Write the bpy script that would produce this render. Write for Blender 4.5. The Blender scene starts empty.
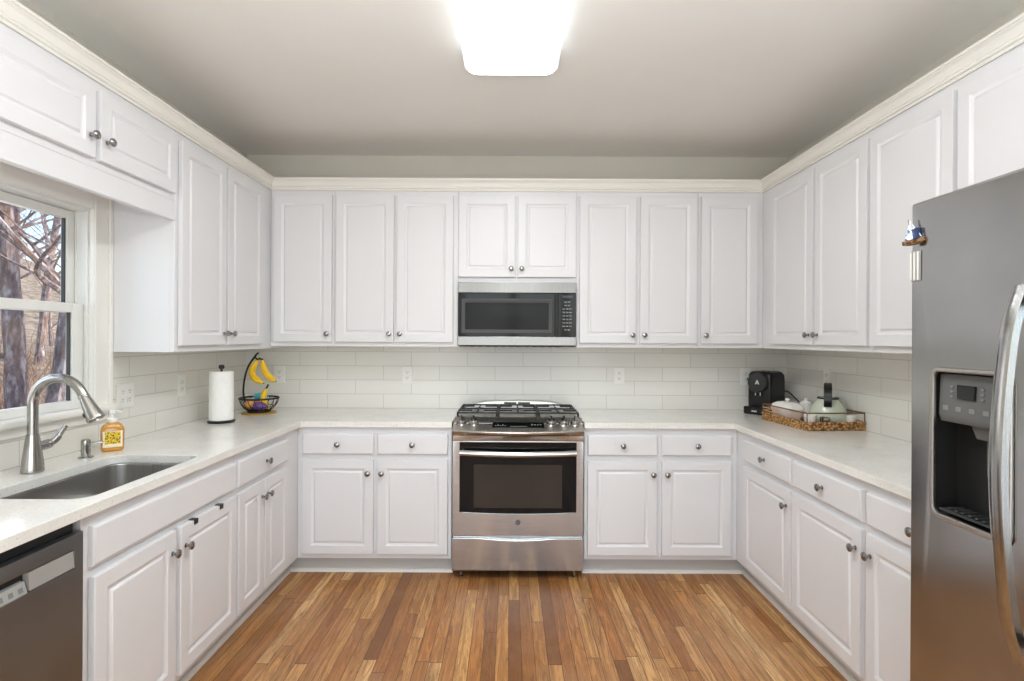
import bpy, bmesh, math, random
from mathutils import Vector, Matrix, noise
from math import pi, sin, cos, radians as R

C = bpy.context.scene
COL = C.collection

# ------------------------------------------------------------------ camera, world, lights, exposure
cam_data = bpy.data.cameras.new('camera')
cam = bpy.data.objects.new('camera', cam_data)
COL.objects.link(cam)
cam_data.sensor_width = 36.0
cam_data.lens = 36.0 * 540 / 1024
cam_data.shift_x = 2 / 1024
cam_data.shift_y = -1.5 / 1024
cam.location = (0, 0, 1.396)
cam.rotation_euler = (R(90), R(-0.28), 0)
cam_data.clip_start = 0.05
C.camera = cam

world = bpy.data.worlds.new('sky')
C.world = world
world.use_nodes = True
wn = world.node_tree
wn.nodes.clear()
sky = wn.nodes.new('ShaderNodeTexSky')
sky.sky_type = 'NISHITA'
sky.sun_disc = False
sky.sun_elevation = R(38)
sky.sun_rotation = R(60)
bg = wn.nodes.new('ShaderNodeBackground')
bg.inputs['Strength'].default_value = 0.26
wo = wn.nodes.new('ShaderNodeOutputWorld')
wn.links.new(sky.outputs[0], bg.inputs[0])
wn.links.new(bg.outputs[0], wo.inputs[0])

sun_d = bpy.data.lights.new('sun', 'SUN')
sun_d.energy = 3.6
sun_d.angle = R(1.0)
sun_d.color = (1.0, 0.95, 0.88)
sun = bpy.data.objects.new('sun', sun_d)
COL.objects.link(sun)
sun.rotation_euler = Vector((-0.75, -0.30, -0.62)).to_track_quat('-Z', 'Y').to_euler()

def area(name, loc, direction, sx, sy, power, col):
    d = bpy.data.lights.new(name, 'AREA')
    d.shape = 'RECTANGLE'
    d.size, d.size_y, d.energy, d.color = sx, sy, power, col
    o = bpy.data.objects.new(name, d)
    COL.objects.link(o)
    o.location = loc
    o.rotation_euler = Vector(direction).to_track_quat('-Z', 'Y').to_euler()
    return o
# added frontal fill outside an invented glazed door; daylight through the kitchen window
area('fill_behind_camera', (0.045, -1.60, 1.20), (0, 1, -0.02), 3.3, 2.3, 56, (0.91, 0.955, 1.0))
area('daylight_kitchen_window', (-2.06, 1.87, 1.55), (1, 0, -0.1), 0.9, 0.85, 2.5, (0.93, 0.96, 1.0))
# the photographer's flash bounced off the ceiling
area('bounce_flash', (0.0, 0.28, 1.66), (0.0, 0.04, 1.0), 0.5, 0.5, 42, (0.92, 0.965, 1.0))
LAMP = 13.5            # radiance of the ceiling light's diffuser

C.view_settings.view_transform = 'Standard'
C.view_settings.look = 'None'
C.view_settings.gamma = 1.0
C.view_settings.use_curve_mapping = False
C.view_settings.exposure = 0.50
C.cycles.use_denoising = True
C.cycles.max_bounces = 12
C.cycles.diffuse_bounces = 8
C.cycles.glossy_bounces = 6
C.cycles.transparent_max_bounces = 16
C.cycles.sample_clamp_indirect = 6.0
C.cycles.caustics_reflective = False
C.cycles.caustics_refractive = False

# ------------------------------------------------------------------ materials
def srgb(r, g, b):
    f = lambda c: (c / 255 / 12.92) if c / 255 <= 0.04045 else ((c / 255 + 0.055) / 1.055) ** 2.4
    return (f(r), f(g), f(b), 1.0)

class NT:
    """small node-tree writer"""
    def __init__(self, name):
        self.m = bpy.data.materials.new(name)
        self.m.use_nodes = True
        self.t = self.m.node_tree
        self.b = self.t.nodes['Principled BSDF']
        self.out = self.t.nodes['Material Output']
    def n(self, kind, **kw):
        x = self.t.nodes.new(kind)
        for k, v in kw.items():
            setattr(x, k, v)
        return x
    def link(self, a, b):
        self.t.links.new(a, b)
    def setin(self, node, key, v):
        if hasattr(v, 'links'):
            self.link(v, node.inputs[key])
        else:
            node.inputs[key].default_value = v
    def math(self, op, a, b=0.0, c=None):
        x = self.n('ShaderNodeMath', operation=op)
        self.setin(x, 0, a); self.setin(x, 1, b)
        if c is not None:
            self.setin(x, 2, c)
        return x.outputs[0]
    def coord(self, scale=(1, 1, 1), loc=(0, 0, 0), rot=(0, 0, 0)):
        tc = self.n('ShaderNodeTexCoord')
        mp = self.n('ShaderNodeMapping')
        mp.inputs['Scale'].default_value = scale
        mp.inputs['Location'].default_value = loc
        mp.inputs['Rotation'].default_value = rot
        self.link(tc.outputs['Object'], mp.inputs[0])
        return mp.outputs[0]
    def noise(self, vec, scale, detail=3.0, rough=0.5, dist=0.0):
        x = self.n('ShaderNodeTexNoise')
        self.link(vec, x.inputs['Vector'])
        x.inputs['Scale'].default_value = scale
        x.inputs['Detail'].default_value = detail
        x.inputs['Roughness'].default_value = rough
        x.inputs['Distortion'].default_value = dist
        return x.outputs['Fac']
    def ramp(self, fac, stops, interp='LINEAR'):
        x = self.n('ShaderNodeValToRGB')
        x.color_ramp.interpolation = interp
        e = x.color_ramp.elements
        while len(e) < len(stops):
            e.new(0.5)
        for el, (p, c) in zip(e, stops):
            el.position = p; el.color = c
        self.link(fac, x.inputs[0])
        return x.outputs[0]
    def mix(self, fac, a, b, mode='MIX'):
        x = self.n('ShaderNodeMix', data_type='RGBA', blend_type=mode)
        self.setin(x, 'Factor', fac)
        self.setin(x, 6, a); self.setin(x, 7, b)
        return x.outputs[2]
    def bump(self, h, strength, dist=0.002):
        x = self.n('ShaderNodeBump')
        x.inputs['Strength'].default_value = strength
        x.inputs['Distance'].default_value = dist
        self.link(h, x.inputs['Height'])
        self.link(x.outputs[0], self.b.inputs['Normal'])

def plain(name, rgb, rough=0.5, metal=0.0, var=0.04, nscale=8.0, bump=0.0, spec=0.5, coat=0.0, stretch=(1, 1, 1)):
    q = NT(name)
    c = srgb(*rgb)
    dk = tuple(max(0, k * (1 - var)) for k in c[:3]) + (1,)
    lt = tuple(min(1, k * (1 + var)) for k in c[:3]) + (1,)
    f = q.noise(q.coord(stretch), nscale)
    q.link(q.ramp(f, [(0.3, dk), (0.7, lt)]), q.b.inputs['Base Color'])
    q.b.inputs['Roughness'].default_value = rough
    q.b.inputs['Metallic'].default_value = metal
    q.b.inputs['Specular IOR Level'].default_value = spec
    if coat:
        q.b.inputs['Coat Weight'].default_value = coat
    if bump:
        q.bump(q.noise(q.coord(stretch), nscale * 6), bump)
    return q.m

def steel(name, rgb, rough=0.3, stretch=(1, 1, 120), nscale=4.0, wav=0.02):
    q = NT(name)
    c = srgb(*rgb)
    dk = tuple(k * 0.9 for k in c[:3]) + (1,)
    lt = tuple(min(1, k * 1.08) for k in c[:3]) + (1,)
    v = q.coord(stretch)
    f = q.noise(v, nscale, 4)
    q.link(q.ramp(f, [(0.3, dk), (0.7, lt)]), q.b.inputs['Base Color'])
    q.b.inputs['Metallic'].default_value = 1.0
    q.link(q.ramp(f, [(0.2, (rough * 0.85,) * 3 + (1,)), (0.8, (rough * 1.2,) * 3 + (1,))]), q.b.inputs['Roughness'])
    if wav:
        q.bump(q.noise(q.coord((1, 1, 1)), 2.2, 1), wav, 0.05)
    return q.m

def wood_floor():
    q = NT('oak_strip_floor')
    tc = q.n('ShaderNodeTexCoord')
    sx = q.n('ShaderNodeSeparateXYZ')
    q.link(tc.outputs['Object'], sx.inputs[0])
    x, y = sx.outputs[0], sx.outputs[1]
    W, L = 0.0572, 1.05
    u = q.math('DIVIDE', x, W)
    row = q.math('FLOOR', u)
    wn1 = q.n('ShaderNodeTexWhiteNoise', noise_dimensions='1D')
    q.link(row, wn1.inputs['W'])
    off = q.math('MULTIPLY', wn1.outputs['Value'], 7.3)
    v = q.math('ADD', q.math('DIVIDE', y, L), off)
    plank = q.math('FLOOR', v)
    cx = q.n('ShaderNodeCombineXYZ')
    q.link(row, cx.inputs[0]); q.link(plank, cx.inputs[1])
    wn2 = q.n('ShaderNodeTexWhiteNoise', noise_dimensions='2D')
    q.link(cx.outputs[0], wn2.inputs['Vector'])
    rnd = wn2.outputs['Value']
    base = q.ramp(rnd, [(0.0, srgb(128, 82, 46)), (0.2, srgb(202, 148, 88)), (0.4, srgb(160, 104, 56)),
                        (0.6, srgb(216, 164, 102)), (0.8, srgb(184, 120, 62)), (1.0, srgb(234, 192, 132))])
    # grain, shifted per plank
    gx = q.n('ShaderNodeCombineXYZ')
    q.link(q.math('ADD', q.math('MULTIPLY', x, 34.0), q.math('MULTIPLY', rnd, 40.0)), gx.inputs[0])
    q.link(q.math('ADD', q.math('MULTIPLY', y, 2.4), q.math('MULTIPLY', rnd, 90.0)), gx.inputs[1])
    g1 = q.noise(gx.outputs[0], 1.0, 4, 0.6, 1.6)
    gx2 = q.n('ShaderNodeCombineXYZ')
    q.link(q.math('ADD', q.math('MULTIPLY', x, 300.0), q.math('MULTIPLY', rnd, 40.0)), gx2.inputs[0])
    q.link(q.math('MULTIPLY', y, 9.0), gx2.inputs[1])
    g2 = q.noise(gx2.outputs[0], 1.0, 3, 0.6)
    rings = q.math('SINE', q.math('MULTIPLY', g1, 42.0))
    c1 = q.mix(q.ramp(g1, [(0.38, (0, 0, 0, 1)), (0.66, (0.74,) * 3 + (1,))]), base, srgb(122, 76, 40), 'MIX')
    c2 = q.mix(q.math('MULTIPLY', q.ramp(rings, [(0.55, (0, 0, 0, 1)), (1.0, (1, 1, 1, 1))]), 0.42), c1, srgb(98, 58, 28))
    c3 = q.mix(q.math('MULTIPLY', q.ramp(g2, [(0.5, (0, 0, 0, 1)), (0.72, (1, 1, 1, 1))]), 0.36), c2, srgb(104, 62, 30))
    # worn grey patches
    worn = q.noise(q.coord((1, 1, 1)), 1.3, 4, 0.6)
    c4 = q.mix(q.math('MULTIPLY', q.ramp(worn, [(0.48, (0, 0, 0, 1)), (0.68, (1, 1, 1, 1))]), 0.28), c3, srgb(190, 158, 128))
    # joints
    fu = q.math('FRACT', u); fv = q.math('FRACT', v)
    eu = q.math('MINIMUM', fu, q.math('SUBTRACT', 1.0, fu))
    ev = q.math('MINIMUM', fv, q.math('SUBTRACT', 1.0, fv))
    ju = q.math('LESS_THAN', eu, 0.024)
    jv = q.math('LESS_THAN', ev, 0.0018)
    j = q.math('MAXIMUM', ju, jv)
    c5 = q.mix(q.math('MULTIPLY', j, 0.75), c4, srgb(58, 34, 18))
    q.link(c5, q.b.inputs['Base Color'])
    q.link(q.ramp(worn, [(0.3, (0.34,) * 3 + (1,)), (0.7, (0.48,) * 3 + (1,))]), q.b.inputs['Roughness'])
    q.bump(q.math('SUBTRACT', q.math('MULTIPLY', g2, 0.25), j), 0.25, 0.001)
    return q.m

def tile(name, axis, x0):
    """white 10 x 39 cm wall tile in running bond"""
    q = NT(name)
    tc = q.n('ShaderNodeTexCoord')
    sx = q.n('ShaderNodeSeparateXYZ')
    q.link(tc.outputs['Object'], sx.inputs[0])
    cx = q.n('ShaderNodeCombineXYZ')
    q.link(q.math('SUBTRACT', sx.outputs[axis], x0), cx.inputs[0])
    q.link(q.math('SUBTRACT', sx.outputs[2], 0.911), cx.inputs[1])
    br = q.n('ShaderNodeTexBrick', offset=0.5, offset_frequency=2)
    q.link(cx.outputs[0], br.inputs['Vector'])
    br.inputs['Scale'].default_value = 1.0
    br.inputs['Brick Width'].default_value = 0.388
    br.inputs['Row Height'].default_value = 0.098
    br.inputs['Mortar Size'].default_value = 0.0016
    br.inputs['Mortar Smooth'].default_value = 0.25
    br.inputs['Bias'].default_value = 0.0
    br.inputs['Color1'].default_value = srgb(226, 224, 218)
    br.inputs['Color2'].default_value = srgb(222, 220, 213)
    br.inputs['Mortar'].default_value = srgb(188, 186, 178)
    q.link(br.outputs['Color'], q.b.inputs['Base Color'])
    q.b.inputs['Roughness'].default_value = 0.22
    q.bump(q.math('SUBTRACT', 1.0, br.outputs['Fac']), 0.5, 0.0015)
    return q.m

def quartz():
    q = NT('speckled_quartz')
    v = q.coord((1, 1, 1))
    big = q.noise(v, 9, 4, 0.6)
    sp = q.noise(v, 150, 2, 0.5)
    sp2 = q.noise(v, 320, 1, 0.5)
    a = q.ramp(big, [(0.3, srgb(232, 231, 226)), (0.7, srgb(224, 222, 216))])
    b = q.mix(q.ramp(sp, [(0.62, (0, 0, 0, 1)), (0.68, (0.45,) * 3 + (1,))]), a, srgb(176, 172, 164))
    c = q.mix(q.ramp(sp2, [(0.66, (0, 0, 0, 1)), (0.7, (0.8,) * 3 + (1,))]), b, srgb(250, 249, 245))
    q.link(c, q.b.inputs['Base Color'])
    q.b.inputs['Roughness'].default_value = 0.14
    return q.m

def glass(name, tint=(1, 1, 1, 1), refl=0.06):
    q = NT(name)
    tr = q.n('ShaderNodeBsdfTransparent'); tr.inputs[0].default_value = tint
    gl = q.n('ShaderNodeBsdfGlossy'); gl.inputs['Roughness'].default_value = 0.02
    lw = q.n('ShaderNodeLayerWeight'); lw.inputs['Blend'].default_value = 0.2
    mx = q.n('ShaderNodeMixShader')
    f = q.math('ADD', q.math('MULTIPLY', lw.outputs['Fresnel'], 0.5), refl * 0.3)
    q.link(f, mx.inputs[0]); q.link(tr.outputs[0], mx.inputs[1]); q.link(gl.outputs[0], mx.inputs[2])
    q.link(mx.outputs[0], q.out.inputs['Surface'])
    return q.m

def emit(name, rgb, strength):
    q = NT(name)
    q.b.inputs['Base Color'].default_value = srgb(*rgb)
    f = q.noise(q.coord(), 3.0)
    q.link(q.ramp(f, [(0.3, tuple(k * 0.98 for k in srgb(*rgb)[:3]) + (1,)), (0.7, srgb(*rgb))]), q.b.inputs['Emission Color'])
    q.b.inputs['Emission Strength'].default_value = strength
    return q.m

def weave():
    q = NT('woven_seagrass')
    v = q.coord((1, 1, 1))
    w1 = q.n('ShaderNodeTexVoronoi'); q.link(v, w1.inputs['Vector']); w1.inputs['Scale'].default_value = 85
    f = q.noise(v, 60, 3)
    a = q.ramp(w1.outputs['Distance'], [(0.1, srgb(222, 184, 124)), (0.45, srgb(188, 142, 84)), (0.75, srgb(96, 60, 30))])
    b = q.mix(q.ramp(f, [(0.4, (0, 0, 0, 1)), (0.65, (0.5,) * 3 + (1,))]), a, srgb(108, 66, 34))
    q.link(b, q.b.inputs['Base Color'])
    q.b.inputs['Roughness'].default_value = 0.7
    q.bump(w1.outputs['Distance'], 0.8, 0.004)
    return q.m

def bark():
    q = NT('tree_bark')
    v = q.coord((1, 1, 0.35))
    f = q.noise(v, 14, 6, 0.65)
    g = q.noise(v, 3, 3, 0.6)
    a = q.ramp(f, [(0.34, srgb(62, 52, 58)), (0.5, srgb(124, 106, 112)), (0.66, srgb(200, 190, 190))])
    b = q.mix(q.ramp(g, [(0.45, (0, 0, 0, 1)), (0.65, (0.55,) * 3 + (1,))]), a, srgb(176, 138, 106))
    q.link(b, q.b.inputs['Base Color'])
    q.b.inputs['Roughness'].default_value = 0.9
    q.bump(f, 0.8, 0.03)
    return q.m

def two_tone(name, a, b, scale, lo=0.48, hi=0.54, rough=0.6, vor=False):
    q = NT(name)
    v = q.coord((1, 1, 1))
    f = q.noise(v, scale, 4, 0.6, 0.8)
    q.link(q.ramp(f, [(lo, srgb(*a)), (hi, srgb(*b))]), q.b.inputs['Base Color'])
    q.b.inputs['Roughness'].default_value = rough
    return q.m

M = dict(
    wall=plain('wall_paint', (206, 201, 190), 0.85, var=0.02, nscale=3, bump=0.05),
    ceiling=plain('ceiling_paint', (232, 231, 226), 0.9, var=0.015, nscale=2, bump=0.05),
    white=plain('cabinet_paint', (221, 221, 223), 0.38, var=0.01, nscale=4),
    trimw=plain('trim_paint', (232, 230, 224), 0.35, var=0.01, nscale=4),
    toe=plain('toe_kick_shaded', (196, 196, 194), 0.5, var=0.02),  # shade of the toe recess put into the colour, greyer than the cabinets
    floor=wood_floor(),
    tile_back=tile('backsplash_tile', 0, -1.0725),
    tile_side=tile('backsplash_tile_side', 1, 3.765),
    quartz=quartz(),
    steel=steel('brushed_steel', (196, 192, 186), 0.30, (120, 1, 1)),
    steel_m=steel('brushed_steel_microwave', (126, 124, 122), 0.24, (120, 1, 1), wav=0.25),
    steel_v=steel('brushed_steel_range', (184, 184, 183), 0.17, (1, 1, 120), wav=0.10),
    steel_f=steel('brushed_steel_fridge', (180, 181, 181), 0.18, (1, 120, 1), wav=0.10),
    steel_dw=steel('brushed_steel_dishwasher', (142, 149, 154), 0.36, (1, 120, 1)),
    nickel=plain('satin_nickel', (164, 162, 158), 0.2, 1.0, var=0.03),
    sinksteel=steel('sink_steel', (192, 190, 187), 0.3, (90, 1, 1)),
    knob=plain('pewter_knob', (158, 156, 154), 0.18, 1.0, var=0.05),
    black=plain('black_plastic', (14, 14, 15), 0.35, var=0.1),
    blackmatte=plain('black_iron', (24, 24, 25), 0.55, var=0.15, bump=0.1),
    blackglass=plain('black_glass', (14, 14, 14), 0.08, var=0.1, spec=0.22),
    mw_in=plain('microwave_window_glass', (20, 20, 19), 0.12, var=0.12, nscale=2, spec=0.12),
    oven_in=plain('oven_window_glass', (54, 48, 42), 0.16, var=0.15, nscale=2, spec=0.25),
    cavity=plain('dark_cavity_plastic', (34, 34, 33), 0.3, var=0.08),
    pgrey=plain('mid_grey_plastic', (92, 93, 92), 0.35, var=0.04),
    bgrey=plain('soft_grey_print', (124, 125, 124), 0.5, var=0.02),
    grey=plain('grey_plastic', (120, 121, 120), 0.4, var=0.04),
    dgrey=plain('dark_grey_plastic', (44, 45, 45), 0.4, var=0.06),
    lgrey=plain('silver_plastic', (168, 167, 163), 0.35, 0.3, var=0.03),
    display=plain('dark_display', (16, 20, 20), 0.1, var=0.1),
    print_=plain('pale_print', (196, 198, 196), 0.5, var=0.02),
    plastic=plain('white_plastic', (230, 229, 224), 0.35, var=0.01),
    slot=plain('dark_slot', (104, 101, 96), 0.6, var=0.05),
    paper=plain('paper_towel', (240, 239, 236), 0.95, var=0.02, nscale=60, bump=0.3),
    banana=plain('banana_peel', (236, 190, 32), 0.45, var=0.14, nscale=14),
    stem=plain('dark_stem', (58, 46, 22), 0.7, var=0.1),
    teal=plain('teal_wrapper', (72, 178, 190), 0.3, var=0.1, nscale=30),
    purple=plain('purple_wrapper', (118, 84, 160), 0.35, var=0.15, nscale=30),
    peach=plain('peach_skin', (222, 160, 86), 0.5, var=0.15, nscale=20),
    cork=plain('golden_trivet', (178, 140, 66), 0.7, var=0.2, nscale=60),
    amber=plain('amber_soap', (194, 136, 38), 0.12, var=0.08, coat=0.6),
    label=two_tone('soap_label', (232, 196, 44), (66, 58, 28), 160, 0.5, 0.56, 0.5),
    labelw=plain('soap_label_border', (236, 224, 196), 0.5, var=0.02),
    weave=weave(),
    rail=plain('brown_cane', (112, 70, 46), 0.5, var=0.15, nscale=30),
    palewood=plain('pale_cane', (206, 164, 118), 0.6, var=0.1, nscale=30),
    ceramic=plain('white_ceramic', (236, 234, 228), 0.15, var=0.01, coat=0.3),
    pink=plain('pale_pink_ceramic', (230, 214, 206), 0.3, var=0.04),
    sage=plain('sage_enamel', (190, 198, 180), 0.18, var=0.03, coat=0.4),
    lampshade=emit('lamp_diffuser', (246, 251, 255), LAMP),
    lampside=emit('lamp_diffuser_side', (246, 251, 255), 0.5),
    glass=glass('window_glass'),
    bark=bark(),
    twig=plain('twig_bark', (150, 122, 104), 0.9, var=0.3, nscale=6),
    leaf=two_tone('leaf_litter', (84, 70, 58), (166, 148, 126), 2.2, 0.36, 0.66, 0.95),
    sail=two_tone('sail_stripes', (58, 104, 168), (232, 238, 242), 55, 0.48, 0.52, 0.4),
    hull=two_tone('hull_paint', (150, 106, 56), (60, 40, 24), 90, 0.5, 0.56, 0.5),
    navy=plain('navy_paint', (36, 52, 96), 0.4, var=0.1),
    vinyl=plain('window_vinyl', (226, 226, 222), 0.4, var=0.01),
    gasket=plain('dark_gasket', (58, 58, 58), 0.6, var=0.05),
)

# ------------------------------------------------------------------ mesh helpers
I4 = Matrix.Identity(4)
def T(x, y, z): return Matrix.Translation((x, y, z))
def RX(a): return Matrix.Rotation(a, 4, 'X')
def RY(a): return Matrix.Rotation(a, 4, 'Y')
def RZ(a): return Matrix.Rotation(a, 4, 'Z')

def BM(): return bmesh.new()

def merge(bm, src, m=I4):
    if m != I4:
        bmesh.ops.transform(src, matrix=m, verts=src.verts)
    me = bpy.data.meshes.new('tmp')
    src.to_mesh(me); src.free()
    bm.from_mesh(me)
    bpy.data.meshes.remove(me)
    return bm

def box(bm, x0, x1, y0, y1, z0, z1, bev=0.0, seg=2, m=I4):
    b = BM()
    vs = [b.verts.new((x, y, z)) for x in sorted((x0, x1)) for y in sorted((y0, y1)) for z in sorted((z0, z1))]
    for f in ((0, 1, 3, 2), (4, 6, 7, 5), (0, 4, 5, 1), (2, 3, 7, 6), (0, 2, 6, 4), (1, 5, 7, 3)):
        b.faces.new([vs[i] for i in f])
    if bev:
        bmesh.ops.bevel(b, geom=list(b.edges), offset=bev, segments=seg, profile=0.5, affect='EDGES')
    return merge(bm, b, m)

def rings(bm, loops, cap0=True, cap1=True, closed=True, m=I4):
    """skin through a list of vertex loops"""
    b = BM()
    L = [[b.verts.new(p) for p in lp] for lp in loops]
    n = len(L[0])
    for a, c in zip(L, L[1:]):
        for i in range(n if closed else n - 1):
            j = (i + 1) % n
            b.faces.new((a[i], a[j], c[j], c[i]))
    if cap0: b.faces.new(list(reversed(L[0])))
    if cap1: b.faces.new(L[-1])
    bmesh.ops.recalc_face_normals(b, faces=b.faces)
    return merge(bm, b, m)

def lathe(bm, prof, seg=24, m=I4, cap0=True, cap1=True):
    """profile [(r, z)] turned round z"""
    loops = [[(max(r, 1e-5) * cos(2 * pi * i / seg), max(r, 1e-5) * sin(2 * pi * i / seg), z) for i in range(seg)] for r, z in prof]
    return rings(bm, loops, cap0, cap1, True, m)

def tube(bm, pts, r, seg=10, m=I4, caps=True, flat=1.0):
    pts = [Vector(p) for p in pts]
    n = len(pts)
    rad = r if isinstance(r, (list, tuple)) else [r] * n
    loops = []
    up = Vector((0.31, 0.17, 0.93)).normalized()
    prev = None
    for i, p in enumerate(pts):
        t = (pts[min(i + 1, n - 1)] - pts[max(i - 1, 0)])
        t = t.normalized() if t.length > 1e-9 else Vector((0, 0, 1))
        a = (prev if prev is not None else up)
        a = a - t * a.dot(t)
        if a.length < 1e-4:
            a = t.orthogonal()
        a.normalize(); prev = a
        c = t.cross(a)
        loops.append([p + (a * cos(2 * pi * k / seg) + c * sin(2 * pi * k / seg) * flat) * rad[i] for k in range(seg)])
    return rings(bm, loops, caps, caps, True, m)

def ring_tube(bm, R_, r, seg=48, s2=8, m=I4):
    loops = []
    b = BM()
    for i in range(seg):
        a = 2 * pi * i / seg
        loops.append([b.verts.new(((R_ + r * cos(2 * pi * k / s2)) * cos(a), (R_ + r * cos(2 * pi * k / s2)) * sin(a), r * sin(2 * pi * k / s2))) for k in range(s2)])
    for i in range(seg):
        A, B_ = loops[i], loops[(i + 1) % seg]
        for k in range(s2):
            b.faces.new((A[k], B_[k], B_[(k + 1) % s2], A[(k + 1) % s2]))
    bmesh.ops.recalc_face_normals(b, faces=b.faces)
    return merge(bm, b, m)

def smooth_path(pts, n=8):
    """Catmull-Rom"""
    P = [Vector(p) for p in pts]
    P = [P[0] * 2 - P[1]] + P + [P[-1] * 2 - P[-2]]
    out = []
    for i in range(1, len(P) - 2):
        for k in range(n):
            t = k / n
            a, b, c, d = P[i - 1], P[i], P[i + 1], P[i + 2]
            out.append(0.5 * ((2 * b) + (c - a) * t + (2 * a - 5 * b + 4 * c - d) * t * t + (3 * b - a - 3 * c + d) * t ** 3))
    out.append(P[-2])
    return out

def rrect(x0, x1, y0, y1, r, n=6):
    out = []
    for cx, cy, a0 in ((x1 - r, y1 - r, 0), (x0 + r, y1 - r, 90), (x0 + r, y0 + r, 180), (x1 - r, y0 + r, 270)):
        for k in range(n + 1):
            a = R(a0 + 90 * k / n)
            out.append((cx + r * cos(a), cy + r * sin(a)))
    return out

def slab(bm, outer, holes=(), t=0.03, bev=0.002, m=I4):
    """flat slab of thickness t (z 0..t) with holes and eased edges"""
    cu = bpy.data.curves.new('tmpc', 'CURVE')
    cu.dimensions = '2D'; cu.fill_mode = 'BOTH'
    cu.extrude = t / 2 - bev
    cu.bevel_depth = bev; cu.bevel_resolution = 1; cu.offset = -bev
    for lp in [outer] + list(holes):
        s = cu.splines.new('POLY'); s.points.add(len(lp) - 1)
        for p, q in zip(s.points, lp):
            p.co = (q[0], q[1], 0, 1)
        s.use_cyclic_u = True
    o = bpy.data.objects.new('tmpo', cu); COL.objects.link(o)
    dg = bpy.context.evaluated_depsgraph_get(); dg.update()
    me = bpy.data.meshes.new_from_object(o.evaluated_get(dg))
    bpy.data.objects.remove(o); bpy.data.curves.remove(cu)
    b = BM(); b.from_mesh(me); bpy.data.meshes.remove(me)
    bmesh.ops.remove_doubles(b, verts=b.verts, dist=1e-5)
    bmesh.ops.transform(b, matrix=T(0, 0, t / 2), verts=b.verts)
    return merge(bm, b, m)

def lettering(bm, text, size, depth, m=I4):
    cu = bpy.data.curves.new('tmpt', 'FONT')
    cu.body = text; cu.size = size; cu.extrude = depth / 2
    cu.align_x = 'CENTER'; cu.align_y = 'CENTER'
    o = bpy.data.objects.new('tmpo', cu); COL.objects.link(o)
    dg = bpy.context.evaluated_depsgraph_get(); dg.update()
    me = bpy.data.meshes.new_from_object(o.evaluated_get(dg))
    bpy.data.objects.remove(o); bpy.data.curves.remove(cu)
    b = BM(); b.from_mesh(me); bpy.data.meshes.remove(me)
    return merge(bm, b, m)

def obj(name, bm, mat, parent=None, label=None, angle=35):
    me = bpy.data.meshes.new(name)
    bmesh.ops.recalc_face_normals(bm, faces=bm.faces)
    bm.to_mesh(me); bm.free()
    me.materials.append(M[mat] if isinstance(mat, str) else mat)
    me.shade_smooth()
    me.set_sharp_from_angle(angle=R(angle))
    o = bpy.data.objects.new(name, me)
    COL.objects.link(o)
    wnm = o.modifiers.new('weighted_normals', 'WEIGHTED_NORMAL')
    wnm.keep_sharp = True; wnm.weight = 100
    if parent is not None: o.parent = parent
    if label: o['label'] = label
    return o

def tag(o, label, cat, group=None):
    o['label'] = label; o['category'] = cat
    if group: o['group'] = group
    return o

def thing(name, label, cat, loc=(0, 0, 0), rz=0.0, group=None):
    o = bpy.data.objects.new(name, None)
    COL.objects.link(o)
    o.empty_display_size = 0.05
    o.location = loc; o.rotation_euler = (0, 0, rz)
    return tag(o, label, cat, group)

def struct(name, bm, mat, parent=None, angle=35):
    o = obj(name, bm, mat, parent, angle=angle)
    o['kind'] = 'structure'
    return o

def sempty(name, loc=(0, 0, 0)):
    o = bpy.data.objects.new(name, None); COL.objects.link(o); o.location = loc; o['kind'] = 'structure'
    return o

# ------------------------------------------------------------------ room shell
XL, XR, YB, YF, ZC = -1.841, 1.93, 3.765, -1.4, 2.67
TB = 0.12
WY0, WY1, WZ0, WZ1 = 1.40, 2.385, 1.075, 1.965       # window opening in the left wall
struct('floor', box(BM(), XL - TB, XR + TB, YF - TB, YB + TB, -0.1, 0), 'floor')
struct('ceiling', box(BM(), XL - TB, XR + TB, YF - TB, YB + TB, ZC, ZC + 0.1), 'ceiling')
wb = box(BM(), XL - TB, XR + TB, YB, YB + TB, 0, ZC)
wall_back = struct('wall_back', wb, 'wall')
b = BM()
TL = 0.10
box(b, XL - TL, XL, YF, WY0, 0, ZC); box(b, XL - TL, XL, WY1, YB, 0, ZC)
box(b, XL - TL, XL, WY0, WY1, 0, WZ0); box(b, XL - TL, XL, WY0, WY1, WZ1, ZC)
wall_left = struct('wall_left', b, 'wall')
wall_right = struct('wall_right', box(BM(), XR, XR + TB, YF, YB, 0, ZC), 'wall')
b = BM()
DRX0, DRX1, DRZ = -1.55, 1.64, 2.30
box(b, XL, DRX0, YF - TB, YF, 0, ZC); box(b, DRX1, XR, YF - TB, YF, 0, ZC); box(b, DRX0, DRX1, YF - TB, YF, DRZ, ZC)
struct('wall_rear', b, 'wall')
door = sempty('added_door_1', (0, YF, 0))  # unseen glazed door, added so the fill light can come in
b = BM()
nd = 4
for k in range(nd + 1):
    x = DRX0 + (DRX1 - DRX0) * k / nd
    w = 0.05
    box(b, max(DRX0, x - w), min(DRX1, x + w), -0.09, -0.03, 0, DRZ, 0.004)
for k in range(nd):
    x0_ = DRX0 + (DRX1 - DRX0) * k / nd + 0.05; x1_ = DRX0 + (DRX1 - DRX0) * (k + 1) / nd - 0.05
    box(b, x0_, x1_, -0.09, -0.03, 0.0, 0.12, 0.004); box(b, x0_, x1_, -0.09, -0.03, DRZ - 0.1, DRZ, 0.004)
struct('added_door_frame', b, 'trimw', door)
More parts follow.
